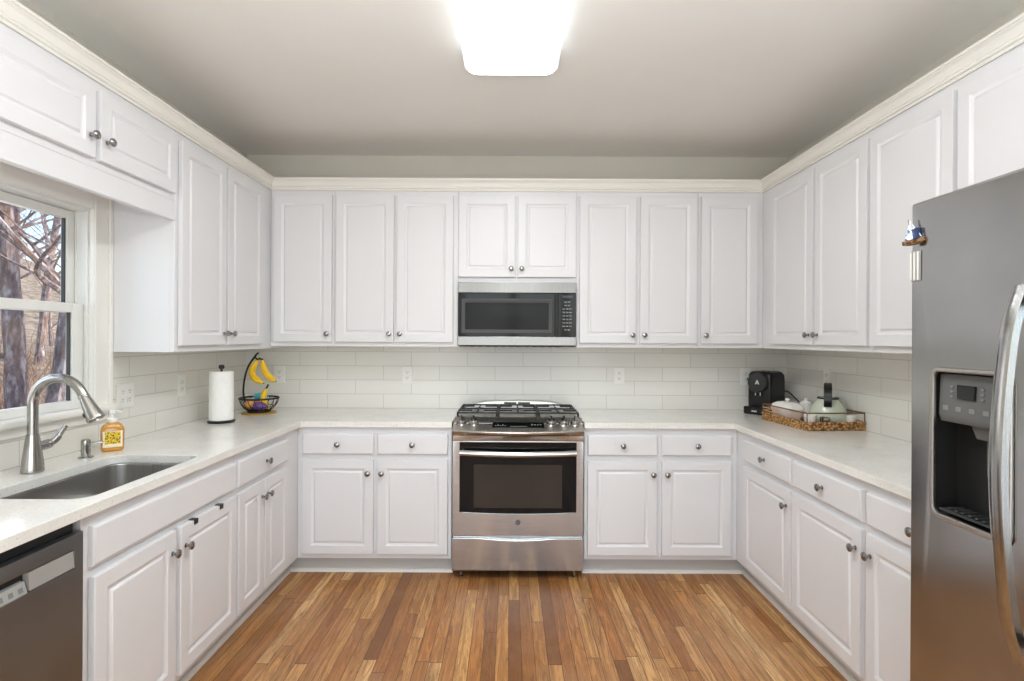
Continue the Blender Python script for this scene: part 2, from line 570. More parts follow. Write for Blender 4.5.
for k in range(nd):
    x0_ = DRX0 + (DRX1 - DRX0) * k / nd + 0.05; x1_ = DRX0 + (DRX1 - DRX0) * (k + 1) / nd - 0.05
    struct('pane', box(BM(), x0_, x1_, -0.062, -0.058, 0.12, DRZ - 0.1), 'glass', door)

# wall tile between worktop and wall cabinets
TT = 0.008
struct('backsplash', box(BM(), XL + TT, XR - TT, YB - TT, YB, 0.905, 1.50), 'tile_back', wall_back)
b = BM()
box(b, XL, XL + TT, 2.468, YB - TT, 0.905, 1.50); box(b, XL, XL + TT, 0.92, 2.468, 0.905, 1.03)
struct('backsplash', b, 'tile_side', wall_left)
struct('backsplash', box(BM(), XR - TT, XR, 1.47, YB - TT, 0.905, 1.50), 'tile_side', wall_right)

# ------------------------------------------------------------------ window 1
w1 = sempty('window_1')
b = BM()   # casing
box(b, XL, XL + 0.02, 2.362, 2.466, 1.03, 2.1, 0.003)
box(b, XL + 0.02, XL + 0.03, 2.446, 2.466, 1.03, 2.1, 0.003)
box(b, XL + 0.02, XL + 0.028, 2.362, 2.378, 1.10, 2.0, 0.003)
box(b, XL, XL + 0.02, 1.29, 1.405, 1.03, 2.1, 0.003)
box(b, XL, XL + 0.02, 1.405, 2.362, 1.955, 2.1, 0.003)
struct('casing', b, 'trimw', w1)
b = BM()   # jamb liner
for y0, y1 in ((WY0, WY0 + 0.02), (WY1 - 0.02, WY1)):
    box(b, XL - TL, XL + 0.002, y0, y1, WZ0, WZ1)
box(b, XL - TL, XL + 0.002, WY0, WY1, WZ1 - 0.02, WZ1); box(b, XL - TL, XL + 0.002, WY0, WY1, WZ0, WZ0 + 0.012)
box(b, XL - 0.062, XL - 0.058, WY1 - 0.026, WY1 - 0.02, WZ0, WZ1); box(b, XL - 0.012, XL - 0.004, WY1 - 0.03, WY1 - 0.02, WZ0, WZ1)
struct('jamb', b, 'vinyl', w1)
b = BM()   # stool and apron
box(b, XL + 0.002, XL + 0.055, 1.27, 2.480, 1.062, 1.094, 0.012, 4)
struct('sill', b, 'trimw', w1)
b = BM()
box(b, XL + 0.004, XL + 0.022, 1.29, 2.462, 1.022, 1.060, 0.004)
struct('apron', b, 'trimw', w1)
def sash(x0, x1, z0, z1, rb, rt, st=0.04):
    b = BM()
    ya, yb = WY0 + 0.021, WY1 - 0.021
    box(b, x0, x1, ya, ya + st, z0, z1, 0.003); box(b, x0, x1, yb - st, yb, z0, z1, 0.003)
    box(b, x0, x1, ya + st, yb - st, z0, z0 + rb, 0.003); box(b, x0, x1, ya + st, yb - st, z1 - rt, z1, 0.003)
    s = struct('sash', b, 'vinyl', w1)
    b = BM()
    xm = (x0 + x1) / 2
    for (p, q_, r_, s_) in ((ya + st, ya + st + 0.006, z0 + rb, z1 - rt), (yb - st - 0.006, yb - st, z0 + rb, z1 - rt)):
        box(b, xm - 0.007, xm + 0.007, p, q_, r_, s_)
    struct('glazing_seal', b, 'gasket', s)
    g = struct('pane', box(BM(), xm - 0.002, xm + 0.002, ya + st, yb - st, z0 + rb, z1 - rt), 'glass', s)
sash(XL - 0.096, XL - 0.066, 1.500, 1.942, 0.038, 0.036)      # upper, outer track
sash(XL - 0.056, XL - 0.026, 1.088, 1.540, 0.036, 0.040, 0.060)      # lower, inner track

# ------------------------------------------------------------------ crown moulding and shoe moulding
UF = 0.305                                   # wall cabinet depth to the face frame
XUL, XUR, YU = XL + UF, 1.62, YB - UF        # face-frame planes of the wall cabinets
prof = [(0.0, 2.341), (0.007, 2.341), (0.007, 2.350), (0.004, 2.352), (0.004, 2.3535), (0.012, 2.355), (0.0145, 2.360), (0.012, 2.365),
        (0.006, 2.367), (0.006, 2.369), (0.010, 2.371), (0.013, 2.382), (0.020, 2.394), (0.029, 2.401), (0.029, 2.4035), (0.035, 2.405),
        (0.036, 2.411), (0.034, 2.416), (0.0, 2.416)]
def crown(name, ends):
    b = BM()
    (a, na), (c, nc) = ends
    loops = []
    for (p, nrm) in ((a, na), (c, nc)):
        loops.append([(p[0] + nrm[0] * o, p[1] + nrm[1] * o, z) for o, z in prof])
    rings(b, loops)
    return struct(name, b, 'trimw', angle=20)
crown('trim_1', (((XUL, 1.48), (1, 0)), ((XUL, YU), (1, -1))))
crown('trim_2', (((XUL, YU), (1, -1)), ((XUR, YU), (-1, -1))))
crown('trim_3', (((XUR, YU), (-1, -1)), ((XUR, 1.45), (-1, 0))))

XBL, XBR, YBF = XL + 0.60, 1.335, YB - 0.60   # face-frame planes of the base cabinets
TK = 0.075
def shoe(name, pts):
    b = BM()
    pr = [(0, 0.0), (0.016, 0.0), (0.0155, 0.006), (0.012, 0.014), (0.006, 0.018), (0, 0.019)]
    rings(b, [[(p[0] + n[0] * o, p[1] + n[1] * o, z) for o, z in pr] for p, n in pts])
    return struct(name, b, 'trimw')
shoe('baseboard_left', (((XBL - TK + 0.0005, 1.55), (1, 0)), ((XBL - TK + 0.0005, YBF + TK - 0.0005), (1, -1))))
shoe('baseboard_back', (((XBL - TK, YBF + TK - 0.0005), (1, -1)), ((-0.337, YBF + TK - 0.0005), (0, -1))))
shoe('baseboard_back', (((0.437, YBF + TK - 0.0005), (0, -1)), ((XBR + TK, YBF + TK - 0.0005), (-1, -1))))
shoe('baseboard_right', (((XBR + TK - 0.0005, YBF + TK), (-1, -1)), ((XBR + TK - 0.0005, 1.48), (-1, 0))))

# ------------------------------------------------------------------ cabinets
def door_bm(x0, x1, z0, z1, t=0.02):
    b = BM()
    def rect(i, y):
        return [(x0 + i, y, z0 + i), (x1 - i, y, z0 + i), (x1 - i, y, z1 - i), (x0 + i, y, z1 - i)]
    pr = [(0, 0), (0, -t + 0.005), (0.0015, -t + 0.0015), (0.005, -t), (0.049, -t), (0.051, -t + 0.001), (0.063, -t + 0.0085),
          (0.0655, -t + 0.009), (0.0685, -t + 0.0085), (0.0735, -t + 0.0025), (0.077, -t + 0.001)]
    rings(b, [rect(i, y) for i, y in pr])
    return b

def drawer_bm(x0, x1, z0, z1, t=0.02):
    b = BM()
    def rect(i, y):
        return [(x0 + i, y, z0 + i), (x1 - i, y, z0 + i), (x1 - i, y, z1 - i), (x0 + i, y, z1 - i)]
    rings(b, [rect(i, y) for i, y in ((0, 0), (0, -t + 0.007), (0.002, -t + 0.003), (0.006, -t + 0.0006), (0.010, -t))])
    return b

KNOB = None
def knob(parent, x, z, y=-0.02):
    global KNOB
    if KNOB is None:
        b = BM()
        lathe(b, [(0.0085, 0), (0.0085, 0.002), (0.0055, 0.004), (0.005, 0.012), (0.0075, 0.016), (0.0145, 0.019), (0.0162, 0.022),
                  (0.0155, 0.026), (0.011, 0.029), (0.004, 0.0302), (0.0, 0.0303)], 20, RX(R(90)))
        KNOB = obj('knob', b, 'knob', parent)
        k = KNOB
    else:
        k = KNOB.copy(); COL.objects.link(k); k.parent = parent
    k.location = (x, y, z)
    return k

def cabinet(name, label, group, loc, rz, w, z0, z1, depth, doors, drawers=(), toe=False, extra=None, cat='cabinet', end_gap=0.0006, toe_ext=(0, 0)):
    """local frame: x along the run, front faces -y, face frame at y = 0, z from the cabinet's base"""
    t = thing(name, label, cat, (loc[0], loc[1], 0 if toe else z0), rz, group)
    zz = 0 if toe else z0
    g = end_gap
    b = BM()
    box(b, g, w - g, 0.02, depth - 0.001, z0 - zz, z1 - zz, 0.001, 1)
    obj('carcass', b, 'white', t)
    b = BM()
    box(b, g, w - g, 0.0, 0.02, z0 - zz, z1 - zz, 0.0015, 1)
    obj('face_frame', b, 'white', t)
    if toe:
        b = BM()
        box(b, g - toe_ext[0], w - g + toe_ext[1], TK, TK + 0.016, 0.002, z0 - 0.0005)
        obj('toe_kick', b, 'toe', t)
    for (x0, x1, a, c, kx, kz) in doors:
        d = obj('door', door_bm(x0, x1, a - zz, c - zz), 'white', t); d.location.y = -0.0025
        if kx is not None:
            knob(d, kx, kz - zz)
    for (x0, x1, a, c, kn) in drawers:
        if kn:
            d = obj('drawer', drawer_bm(x0, x1, a - zz, c - zz), 'white', t); d.location.y = -0.0025
            knob(d, (x0 + x1) / 2, (a + c) / 2)
        else:
            obj('false_drawer_front', drawer_bm(x0, x1, a - zz, c - zz), 'white', t)
    if extra: extra(t, zz)
    return t

GU, GB = 'white wall cabinets', 'white base cabinets'
U0, U1, UD0, UD1 = 1.344, 2.416 - 0.0, 1.372, 2.307
UT = 2.340
KZ = 1.428
# --- back wall, wall cabinets (local x = X - x0)
def back_upper(name, label, x0, x1, doors, z0=U0, dz0=UD0):
    ds = []
    for a, c, side in doors:
        kx = {'r': c - 0.026, 'l': a + 0.026}[side]
        kz = dz0 + 0.052
        ds.append((a - x0, c - x0, dz0, UD1, kx - x0, kz))
    return cabinet(name, label, GU, (x0, YU), 0, x1 - x0, z0, UT, UF, ds)
back_upper('wall_cabinet', 'white single-door wall cabinet above the fruit basket, corner nearest the window', XUL + 0.001, -1.125, [(-1.511, -1.138, 'r')])
back_upper('wall_cabinet', 'white two-door wall cabinet between microwave and the cabinet over the fruit basket', -1.125, -0.3335, [(-1.113, -0.743, 'r'), (-0.726, -0.364, 'l')])
back_upper('wall_cabinet', 'short white two-door cabinet directly above the microwave', -0.3335, 0.4215, [(-0.332, 0.031, 'r'), (0.047, 0.420, 'l')], 1.757, 1.790)
back_upper('wall_cabinet', 'white two-door wall cabinet between microwave and the cabinet over the coffee machine', 0.4215, 1.204, [(0.442, 0.804, 'r'), (0.828, 1.191, 'l')])
back_upper('wall_cabinet', 'white single-door wall cabinet above the black coffee machine', 1.204, XUR - 0.001, [(1.217, 1.576, 'l')])
# --- window wall (local x = Y - y0)
y0 = 2.468
cabinet('wall_cabinet', 'white two-door wall cabinet between window and corner, above the paper towels', GU, (XUL, y0), R(90), YB - 0.001 - y0, 1.328, UT, UF,
        [(2.492 - y0, 2.884 - y0, 1.358, UD1, 2.858 - y0, 1.418), (2.904 - y0, 3.308 - y0, 1.358, UD1, 2.930 - y0, 1.418)])
def valance(t, zz):
    b = BM()
    box(b, 0.001, 2.467 - 1.48, 0.0, 0.02, 1.930 - zz, 2.0195 - zz, 0.001, 1)
    box(b, 0.001, 2.467 - 1.48, -0.005, 0.0, 1.930 - zz, 1.940 - zz, 0.002, 1)
    obj('valance', b, 'white', t)
y0 = 1.48
cabinet('wall_cabinet', 'short white two-door wall cabinet with a plain valance above the window', GU, (XUL, y0), R(90), 2.467 - y0, 2.02, UT, UF,
        [(1.505 - y0, 1.972 - y0, 2.048, UD1, 1.945 - y0, 2.125), (1.995 - y0, 2.452 - y0, 2.048, UD1, 2.024 - y0, 2.125)], extra=valance)
# --- fridge wall (local x = y0 - Y)
y0 = YB - 0.001
cabinet('wall_cabinet', 'white two-door wall cabinet on the fridge wall, above the woven tray', GU, (XUR, y0), R(-90), y0 - 2.412, U0, UT, XR - XUR,
        [(y0 - 3.324, y0 - 2.861, UD0, UD1, y0 - 2.890, 1.425), (y0 - 2.838, y0 - 2.425, UD0, UD1, y0 - 2.810, 1.425)])
y0 = 2.412
cabinet('wall_cabinet', 'tall white wall cabinet partly hidden behind the steel fridge', GU, (XUR, y0), R(-90), y0 - 1.45, U0, UT, XR - XUR,
        [(y0 - 2.405, y0 - 1.955, UD0, UD1, y0 - 1.983, 1.425), (y0 - 1.935, y0 - 1.464, UD0, UD1, y0 - 1.886, 1.425)])
# --- base cabinets
B0, B1, D0, D1, DR0, DR1, BKZ = 0.107, 0.876, 0.138, 0.688, 0.719, 0.839, 0.612
BD = 0.59
x0 = XBL + 0.001
cabinet('base_cabinet', 'white two-door base cabinet between the range and the window-side corner', GB, (x0, YBF), 0, -0.337 - x0, B0, B1, BD,
        [(-1.206 - x0, -0.792 - x0, D0, D1, -0.822 - x0, BKZ), (-0.770 - x0, -0.359 - x0, D0, D1, -0.742 - x0, BKZ)],
        [(-1.206 - x0, -0.792 - x0, DR0, DR1, True), (-0.770 - x0, -0.359 - x0, DR0, DR1, True)], True, toe_ext=(TK, 0))
x0 = 0.437
cabinet('base_cabinet', 'white two-door base cabinet between the range and the fridge-side corner', GB, (x0, YBF), 0, XBR - 0.001 - x0, B0, B1, BD,
        [(0.457 - x0, 0.863 - x0, D0, D1, 0.836 - x0, BKZ), (0.890 - x0, 1.295 - x0, D0, D1, 0.917 - x0, BKZ)],
        [(0.457 - x0, 0.863 - x0, DR0, DR1, True), (0.890 - x0, 1.295 - x0, DR0, DR1, True)], True, toe_ext=(0, TK))
y0 = 2.430
cabinet('base_cabinet', 'white base cabinet with one wide drawer over two doors, below the paper towels', GB, (XBL, y0), R(90), YB - 0.002 - y0, B0, B1, BD,
        [(2.440 - y0, 2.690 - y0, D0, D1, 2.665 - y0, BKZ), (2.701 - y0, 2.985 - y0, D0, D1, 2.726 - y0, BKZ)],
        [(2.440 - y0, 2.985 - y0, DR0, DR1, True)], True)
y0 = 1.563
cabinet('base_cabinet', 'white sink base cabinet with a plain false front, beside the dishwasher', GB, (XBL, y0), R(90), 2.43 - y0, B0, 0.705, BD,
        [(1.590 - y0, 1.982 - y0, D0, D1, 1.955 - y0, BKZ), (2.008 - y0, 2.420 - y0, D0, D1, 2.036 - y0, BKZ)], (), True,
        extra=lambda t, zz: (obj('false_drawer_front', drawer_bm(1.590 - 1.563, 2.420 - 1.563, DR0, DR1), 'white', t),
                             obj('apron_rail', box(box(box(BM(), 0.001, 0.866, 0.0, 0.02, 0.7055, 0.876, 0.001, 1), 0.001, 0.019, 0.0205, 0.589, 0.7055, 0.876), 0.848, 0.866, 0.0205, 0.589, 0.7055, 0.876), 'white', t)))
y0 = YB - 0.002
cabinet('base_cabinet', 'white base cabinet with one drawer and one door, at the fridge-wall corner', GB, (XBR, y0), R(-90), y0 - 2.521, B0, B1, BD,
        [(y0 - 3.035, y0 - 2.530, D0, D1, y0 - 2.560, BKZ)], [(y0 - 3.035, y0 - 2.530, DR0, DR1, True)], True)
y0 = 2.521
cabinet('base_cabinet', 'white base cabinet with two drawers over two doors, next to the fridge', GB, (XBR, y0), R(-90), y0 - 1.475, B0, B1, BD,
        [(y0 - 2.512, y0 - 2.018, D0, D1, y0 - 2.046, BKZ), (y0 - 1.990, y0 - 1.495, D0, D1, y0 - 1.962, BKZ)],
        [(y0 - 2.512, y0 - 2.018, DR0, DR1, True), (y0 - 1.990, y0 - 1.495, DR0, DR1, True)], True)

# two dark hooks over the top edge of the sink door
for k, (yy, lab) in enumerate(((2.100, 'small dark hook over the sink cabinet door, closest to the dishwasher'), (2.285, 'small dark hook over the sink cabinet door, farther from the dishwasher'))):
    b = BM()
    box(b, yy - 0.012, yy + 0.012, -0.0262, -0.0230, 0.672, 0.691, 0.0008)
    box(b, yy - 0.012, yy + 0.012, -0.0262, -0.0005, 0.6885, 0.6915, 0.0008)
    bmesh.ops.transform(b, matrix=T(XBL, 0, 0) @ RZ(R(90)), verts=b.verts)
    tag(obj('door_hook', b, 'black'), lab, 'hook', 'hooks over the sink cabinet door')

# ------------------------------------------------------------------ worktops
CT0, CT1 = 0.8775, 0.911
OH = 0.028
SX0, SX1, SY0, SY1 = -1.622, -1.268, 1.615, 2.225        # sink cut-out
xw, yw = XL + TT + 0.0005, YB - TT - 0.0005
outer = [(xw, 0.92), (XBL + OH, 0.92), (XBL + OH, YBF - OH), (-0.336, YBF - OH), (-0.336, yw), (xw, yw)]
wt = obj('worktop', slab(BM(), outer, [rrect(SX0, SX1, SY0, SY1, 0.055)], CT1 - CT0, 0.003, T(0, 0, CT0)), 'quartz')
tag(wt, 'speckled white quartz worktop holding the sink, running to the range', 'worktop')
xr = XR - TT - 0.0005
outer = [(0.436, YBF - OH), (XBR - OH, YBF - OH), (XBR - OH, 1.473), (xr, 1.473), (xr, yw), (0.436, yw)]
wt = obj('worktop', slab(BM(), outer, [], CT1 - CT0, 0.003, T(0, 0, CT0)), 'quartz')
tag(wt, 'speckled white quartz worktop under the coffee machine, running to the fridge', 'worktop')

# ------------------------------------------------------------------ sink
sk = thing('sink', 'undermount stainless steel kitchen sink below the window', 'sink', ((SX0 + SX1) / 2, (SY0 + SY1) / 2, 0.72))
hx, hy = (SX1 - SX0) / 2, (SY1 - SY0) / 2
def lp(e, r, z): return [(p[0], p[1], z) for p in rrect(-hx - e, hx + e, -hy - e, hy + e, r)]
b = BM()
rings(b, [lp(0.022, 0.07, 0.153), lp(0.022, 0.07, 0.1555), lp(0.004, 0.056, 0.1555), lp(0.002, 0.055, 0.150), lp(0.0, 0.055, 0.03), lp(-0.006, 0.05, 0.012),
          lp(-0.025, 0.045, 0.003), lp(-0.10, 0.03, 0.0)], cap0=False)
rings(b, [lp(0.022, 0.07, 0.153), lp(0.006, 0.056, 0.150), lp(0.004, 0.056, 0.025), lp(-0.025, 0.045, -0.003), lp(-0.10, 0.03, -0.006)], cap0=False)
obj('basin', b, 'sinksteel', sk)
b = BM()
lathe(b, [(0.045, 0.0), (0.045, 0.003), (0.038, 0.004), (0.034, 0.002), (0.0, 0.002)], 24)
dr = obj('drain', b, 'nickel', sk)

# ------------------------------------------------------------------ faucet and soap pump
fc = thing('faucet', 'tall brushed nickel gooseneck pull-down faucet behind the sink', 'faucet', (-1.706, 1.932, CT1))
b = BM()
lathe(b, [(0.033, 0.0005), (0.034, 0.004), (0.0335, 0.012), (0.030, 0.05), (0.0235, 0.10), (0.0205, 0.125), (0.0185, 0.135)], 28)
obj('base', b, 'nickel', fc)
b = BM()
AR, AZ = 0.092, 0.246
path = [(0, 0, 0.125), (0, 0, 0.22)]
for k in range(0, 13):
    a = R(180 - k * 12.6)
    path.append((AR + AR * cos(a), 0, AZ + AR * sin(a)))
ae = R(180 - 12 * 12.6)
tz = Vector((sin(ae), 0, -cos(ae)))
path.append(tuple(Vector(path[-1]) + tz * 0.022))
e = path[-1]
tube(b, path, 0.0163, 20)
obj('spout', b, 'nickel', fc)
q = tz.to_track_quat('Z', 'Y').to_matrix().to_4x4()
b = BM()
lathe(b, [(0.0166, -0.004), (0.0178, 0.0), (0.0178, 0.003), (0.0166, 0.004), (0.019, 0.02), (0.027, 0.078), (0.0295, 0.088), (0.028, 0.092), (0.022, 0.093), (0.021, 0.088), (0.0, 0.088)], 28, T(*e) @ q)
hd = obj('spray_head', b, 'nickel', fc)
inner = Vector((-cos(ae), 0, -sin(ae)))
b = BM()
lathe(b, [(0.013, 0), (0.0125, 0.006), (0.008, 0.009), (0, 0.009)], 14, T(*(Vector(e) + tz * 0.062 + inner * 0.022)) @ inner.to_track_quat('Z', 'Y').to_matrix().to_4x4())
obj('spray_button', b, 'black', hd)
b = BM()
tube(b, [(0, 0.02, 0.085), (0, 0.05, 0.088), (0, 0.066, 0.089), (0, 0.07, 0.09)], [0.016, 0.0175, 0.0175, 0.012], 18)
tube(b, smooth_path([(0.0, 0.058, 0.088), (0.012, 0.078, 0.10), (0.02, 0.098, 0.128), (0.024, 0.112, 0.150)], 6), [0.0165] * 4 + [0.013] * 6 + [0.0105] * 6 + [0.010] * 3, 14)
obj('lever', b, 'nickel', fc)

sp = thing('soap_pump', 'small brushed nickel soap dispenser pump at the sink edge', 'soap dispenser', (-1.704, 2.172, CT1))
b = BM()
lathe(b, [(0.025, 0.0005), (0.025, 0.004), (0.017, 0.006), (0.0155, 0.008), (0.0165, 0.05), (0.0165, 0.066), (0.014, 0.073), (0.0, 0.076)], 22)
obj('body', b, 'nickel', sp)
b = BM()
tube(b, smooth_path([(0.008, 0.006, 0.058), (0.03, 0.014, 0.056), (0.042, 0.020, 0.060), (0.050, 0.023, 0.056)], 5), 0.0055, 10)
obj('nozzle', b, 'nickel', sp)

# ------------------------------------------------------------------ hand soap bottle
hs = thing('soap_bottle', 'amber hand soap bottle with yellow patterned label and white pump', 'soap bottle', (-1.700, 2.312, CT1), R(38))
def rr(hx_, hy_, r, z): return [(p[0], p[1], z) for p in rrect(-hx_, hx_, -hy_, hy_, r, 5)]
b = BM()
rings(b, [rr(0.036, 0.024, 0.016, 0.001), rr(0.041, 0.028, 0.020, 0.008), rr(0.042, 0.028, 0.020, 0.088), rr(0.039, 0.026, 0.020, 0.100), rr(0.032, 0.022, 0.018, 0.111), rr(0.020, 0.018, 0.016, 0.119), rr(0.016, 0.016, 0.0155, 0.122)])
obj('bottle', b, 'amber', hs)
b = BM()
box(b, -0.034, 0.034, -0.0293, -0.0277, 0.018, 0.086, 0.0004, 1)
lb = obj('label', b, 'labelw', hs)
b = BM()
box(b, -0.027, 0.027, -0.0298, -0.0293, 0.032, 0.083)
obj('label_pattern', b, 'label', lb)
b = BM()
lathe(b, [(0.0165, 0.1205), (0.0175, 0.124), (0.0175, 0.137), (0.015, 0.140), (0.006, 0.141), (0.0055, 0.158), (0.012, 0.159), (0.0125, 0.170), (0.011, 0.173), (0, 0.173)], 20)
tube(b, [(0, 0, 0.166), (0.02, -0.01, 0.167), (0.032, -0.016, 0.163)], [0.006, 0.0055, 0.0045], 10)
obj('pump', b, 'plastic', hs)

# ------------------------------------------------------------------ paper towel holder and roll
ph = thing('paper_towel_holder', 'black paper towel stand on the worktop by the window wall', 'paper towel holder', (-1.652, 3.095, CT1))
b = BM(); lathe(b, [(0.070, 0.0005), (0.072, 0.004), (0.072, 0.010), (0.068, 0.013), (0.0, 0.0135)], 32)
obj('base', b, 'black', ph)
b = BM(); lathe(b, [(0.006, 0.013), (0.006, 0.300), (0.004, 0.302), (0.0135, 0.308), (0.016, 0.318), (0.0125, 0.328), (0, 0.332)], 18)
obj('post', b, 'black', ph)
b = BM()
lathe(b, [(0.022, 0.0145), (0.061, 0.0145), (0.0635, 0.017), (0.0635, 0.289), (0.061, 0.2915), (0.022, 0.2915), (0.021, 0.288), (0.021, 0.018), (0.022, 0.0145)], 36, T(-1.652, 3.095, CT1), False, False)
tag(obj('paper_towel_roll', b, 'paper'), 'white paper towel roll on the black stand', 'paper towel')

# ------------------------------------------------------------------ fruit basket with banana hook
fx, fy = -1.612, 3.475
b = BM(); lathe(b, [(0.104, 0.0005), (0.106, 0.004), (0.102, 0.0075), (0.0, 0.0078)], 40, T(fx, fy, CT1))
tag(obj('trivet', b, 'cork'), 'round golden trivet under the wire fruit basket', 'trivet')
fb = thing('fruit_basket', 'black wire fruit basket with banana hook in the worktop corner', 'basket', (fx, fy, CT1 + 0.008))
b = BM()
ring_tube(b, 0.116, 0.0058, 48, 8, T(0, 0, 0.090))
obj('rim', b, 'blackmatte', fb)
b = BM()
for k in range(18):
    a = 2 * pi * k / 18
    pts = smooth_path([(r * cos(a + tw), r * sin(a + tw), z) for r, z, tw in ((0.116, 0.090, 0), (0.108, 0.058, 0.06), (0.088, 0.028, 0.12), (0.062, 0.010, 0.16), (0.03, 0.006, 0.2))], 4)
    tube(b, pts, 0.0022, 6)
ring_tube(b, 0.096, 0.002, 40, 6, T(0, 0, 0.037))
obj('wire_bowl', b, 'blackmatte', fb)
b = BM(); ring_tube(b, 0.065, 0.0055, 40, 8, T(0, 0, 0.0062)); ring_tube(b, 0.03, 0.003, 24, 6, T(0, 0, 0.006))
obj('base_ring', b, 'blackmatte', fb)
b = BM()
hk = smooth_path([(-0.062, 0.0, 0.012), (-0.098, 0.0, 0.09), (-0.098, 0.0, 0.19), (-0.072, 0.0, 0.29), (-0.022, 0.0, 0.365), (-0.006, 0.0, 0.380)], 8)
tube(b, hk, 0.0060, 10)
tube(b, smooth_path([(-0.032, 0.0, 0.352), (-0.016, -0.002, 0.340), (-0.002, -0.003, 0.338), (0.010, -0.004, 0.346)], 5), 0.0026, 8)
obj('banana_hook', b, 'blackmatte', fb)

def banana(loc, rot, label, L=0.165, bend=0.055, r=0.0165):
    b = BM()
    n = 14; pts = []; rad = []
    for i in range(n + 1):
        t = i / n
        pts.append((bend * (1 - (2 * t - 1) ** 2), 0, -L * t))
        rad.append(r * (0.42 + 0.58 * min(1, t / 0.22)) * (1 if t < 0.8 else max(0.25, 1 - ((t - 0.8) / 0.2) ** 1.8 * 0.8)))
    tube(b, pts, rad, 7)
    t = thing('banana', label, 'banana', loc, 0, 'bananas')
    t.rotation_euler = rot
    obj('peel', b, 'banana', t, angle=25)
    b = BM()
    tube(b, [(0.003, 0, 0.002), (-0.008, 0, 0.016), (-0.013, 0, 0.026)], [0.0068, 0.0055, 0.0062], 8)
    obj('stem', b, 'stem', t)
    b = BM()
    tube(b, [(0.002, 0, -L + 0.001), (-0.002, 0, -L - 0.006)], [0.0045, 0.003], 6)
    obj('tip', b, 'stem', t)
    return t
zb = CT1 + 0.008
banana((fx - 0.002, fy - 0.016, zb + 0.332), (0, R(-16), R(-10)), 'yellow banana hanging from the basket hook, the one closer to the hook rod', 0.150, -0.062, 0.0205)
banana((fx + 0.014, fy + 0.014, zb + 0.332), (0, R(-36), R(-12)), 'yellow banana hanging from the basket hook, swinging toward the wall outlet', 0.165, -0.028, 0.0205)
banana((fx + 0.052, fy - 0.01, zb + 0.150), (R(6), R(8), R(190)), 'yellow banana standing upright inside the wire basket', 0.130, 0.026, 0.019)

def blob(bm, c, r, sq=(1, 1, 1), seed=0, amp=0.1, sub=3):
    b = BM()
    bmesh.ops.create_icosphere(b, subdivisions=sub, radius=1)
    for v in b.verts:
        d = v.co.normalized()
        k = 1 + amp * noise.noise(d * 2 + Vector((seed, 0, 0)))
        v.co = Vector((d.x * sq[0], d.y * sq[1], d.z * sq[2])) * r * k
    return merge(bm, b, T(*c))
for (dx, dy, dz, lab) in ((-0.045, -0.035, 0.049, 'small orange-yellow fruit in the wire basket, nearest the hook rod'), (-0.030, 0.050, 0.051, 'small orange-yellow fruit in the wire basket, nearest the tiled back wall')):
    t = thing('fruit', lab, 'fruit', (fx + dx, fy + dy, zb + dz), 0, 'fruit in the wire basket')
    obj('skin', blob(BM(), (0, 0, 0), 0.032, (1, 1, 0.92), dx * 50, 0.06), 'peach', t)
    b = BM(); tube(b, [(0, 0, 0.026), (0.002, 0, 0.036)], 0.002, 6); obj('stem', b, 'stem', t)
b = blob(BM(), (fx + 0.025, fy - 0.048, zb + 0.042), 0.034, (1.25, 0.8, 0.75), 4, 0.35)
tag(obj('snack_pouch', b, 'purple'), 'purple wrapped snack pouch lying in the wire basket', 'snack')
b = blob(BM(), (fx + 0.005, fy + 0.01, zb + 0.100), 0.033, (1.35, 0.6, 0.65), 9, 0.35)
tag(obj('snack_pouch', b, 'teal'), 'teal wrapped snack pouch on top in the wire basket', 'snack')

# ------------------------------------------------------------------ wall outlets
def outlet(loc, rz, label, gangs=1):
    t = thing('wall_outlet', label, 'outlet', loc, rz, 'wall outlets')
    w = 0.036 if gangs == 1 else 0.059
    b = BM(); box(b, -w, w, -0.006, -0.0003, -0.058, 0.058, 0.002, 2)
    obj('cover_plate', b, 'plastic', t)
    for gx in ([0] if gangs == 1 else [-0.023, 0.023]):
        for gz in (-0.0195, 0.0195):
            b = BM()
            slab(b, rrect(-0.0165, 0.0165, -0.0135, 0.0135, 0.009, 5), (), 0.003, 0.0006, T(gx, -0.006, gz) @ RX(R(90)))
            r_ = obj('socket', b, 'plastic', t)
            b = BM()
            for sx_ in (-0.006, 0.006):
                box(b, gx + sx_ - 0.0013, gx + sx_ + 0.0013, -0.0094, -0.0088, gz - 0.001, gz + 0.008)
            box(b, gx - 0.0025, gx + 0.0025, -0.0094, -0.0088, gz - 0.0095, gz - 0.005)
            obj('slot', b, 'slot', r_)
    return t
yt = YB - TT
outlet((-1.600, yt, 1.142), 0, 'white duplex wall outlet behind the hanging bananas')
outlet((-0.712, yt, 1.142), 0, 'white duplex outlet on the back wall between banana basket and range')
outlet((0.760, yt, 1.142), 0, 'white duplex outlet on the back wall between range and coffee machine')
outlet((1.640, yt, 1.142), 0, 'white duplex outlet partly hidden behind the coffee machine')
outlet((XL + TT, 2.570, 1.118), R(90), 'wide white double outlet beside the window casing', 2)
outlet((XL + TT, 3.010, 1.128), R(90), 'white duplex outlet on the window wall near the paper towels')
outlet((XR - TT, 3.265, 1.165), R(-90), 'white duplex outlet on the fridge wall above the green kettle')

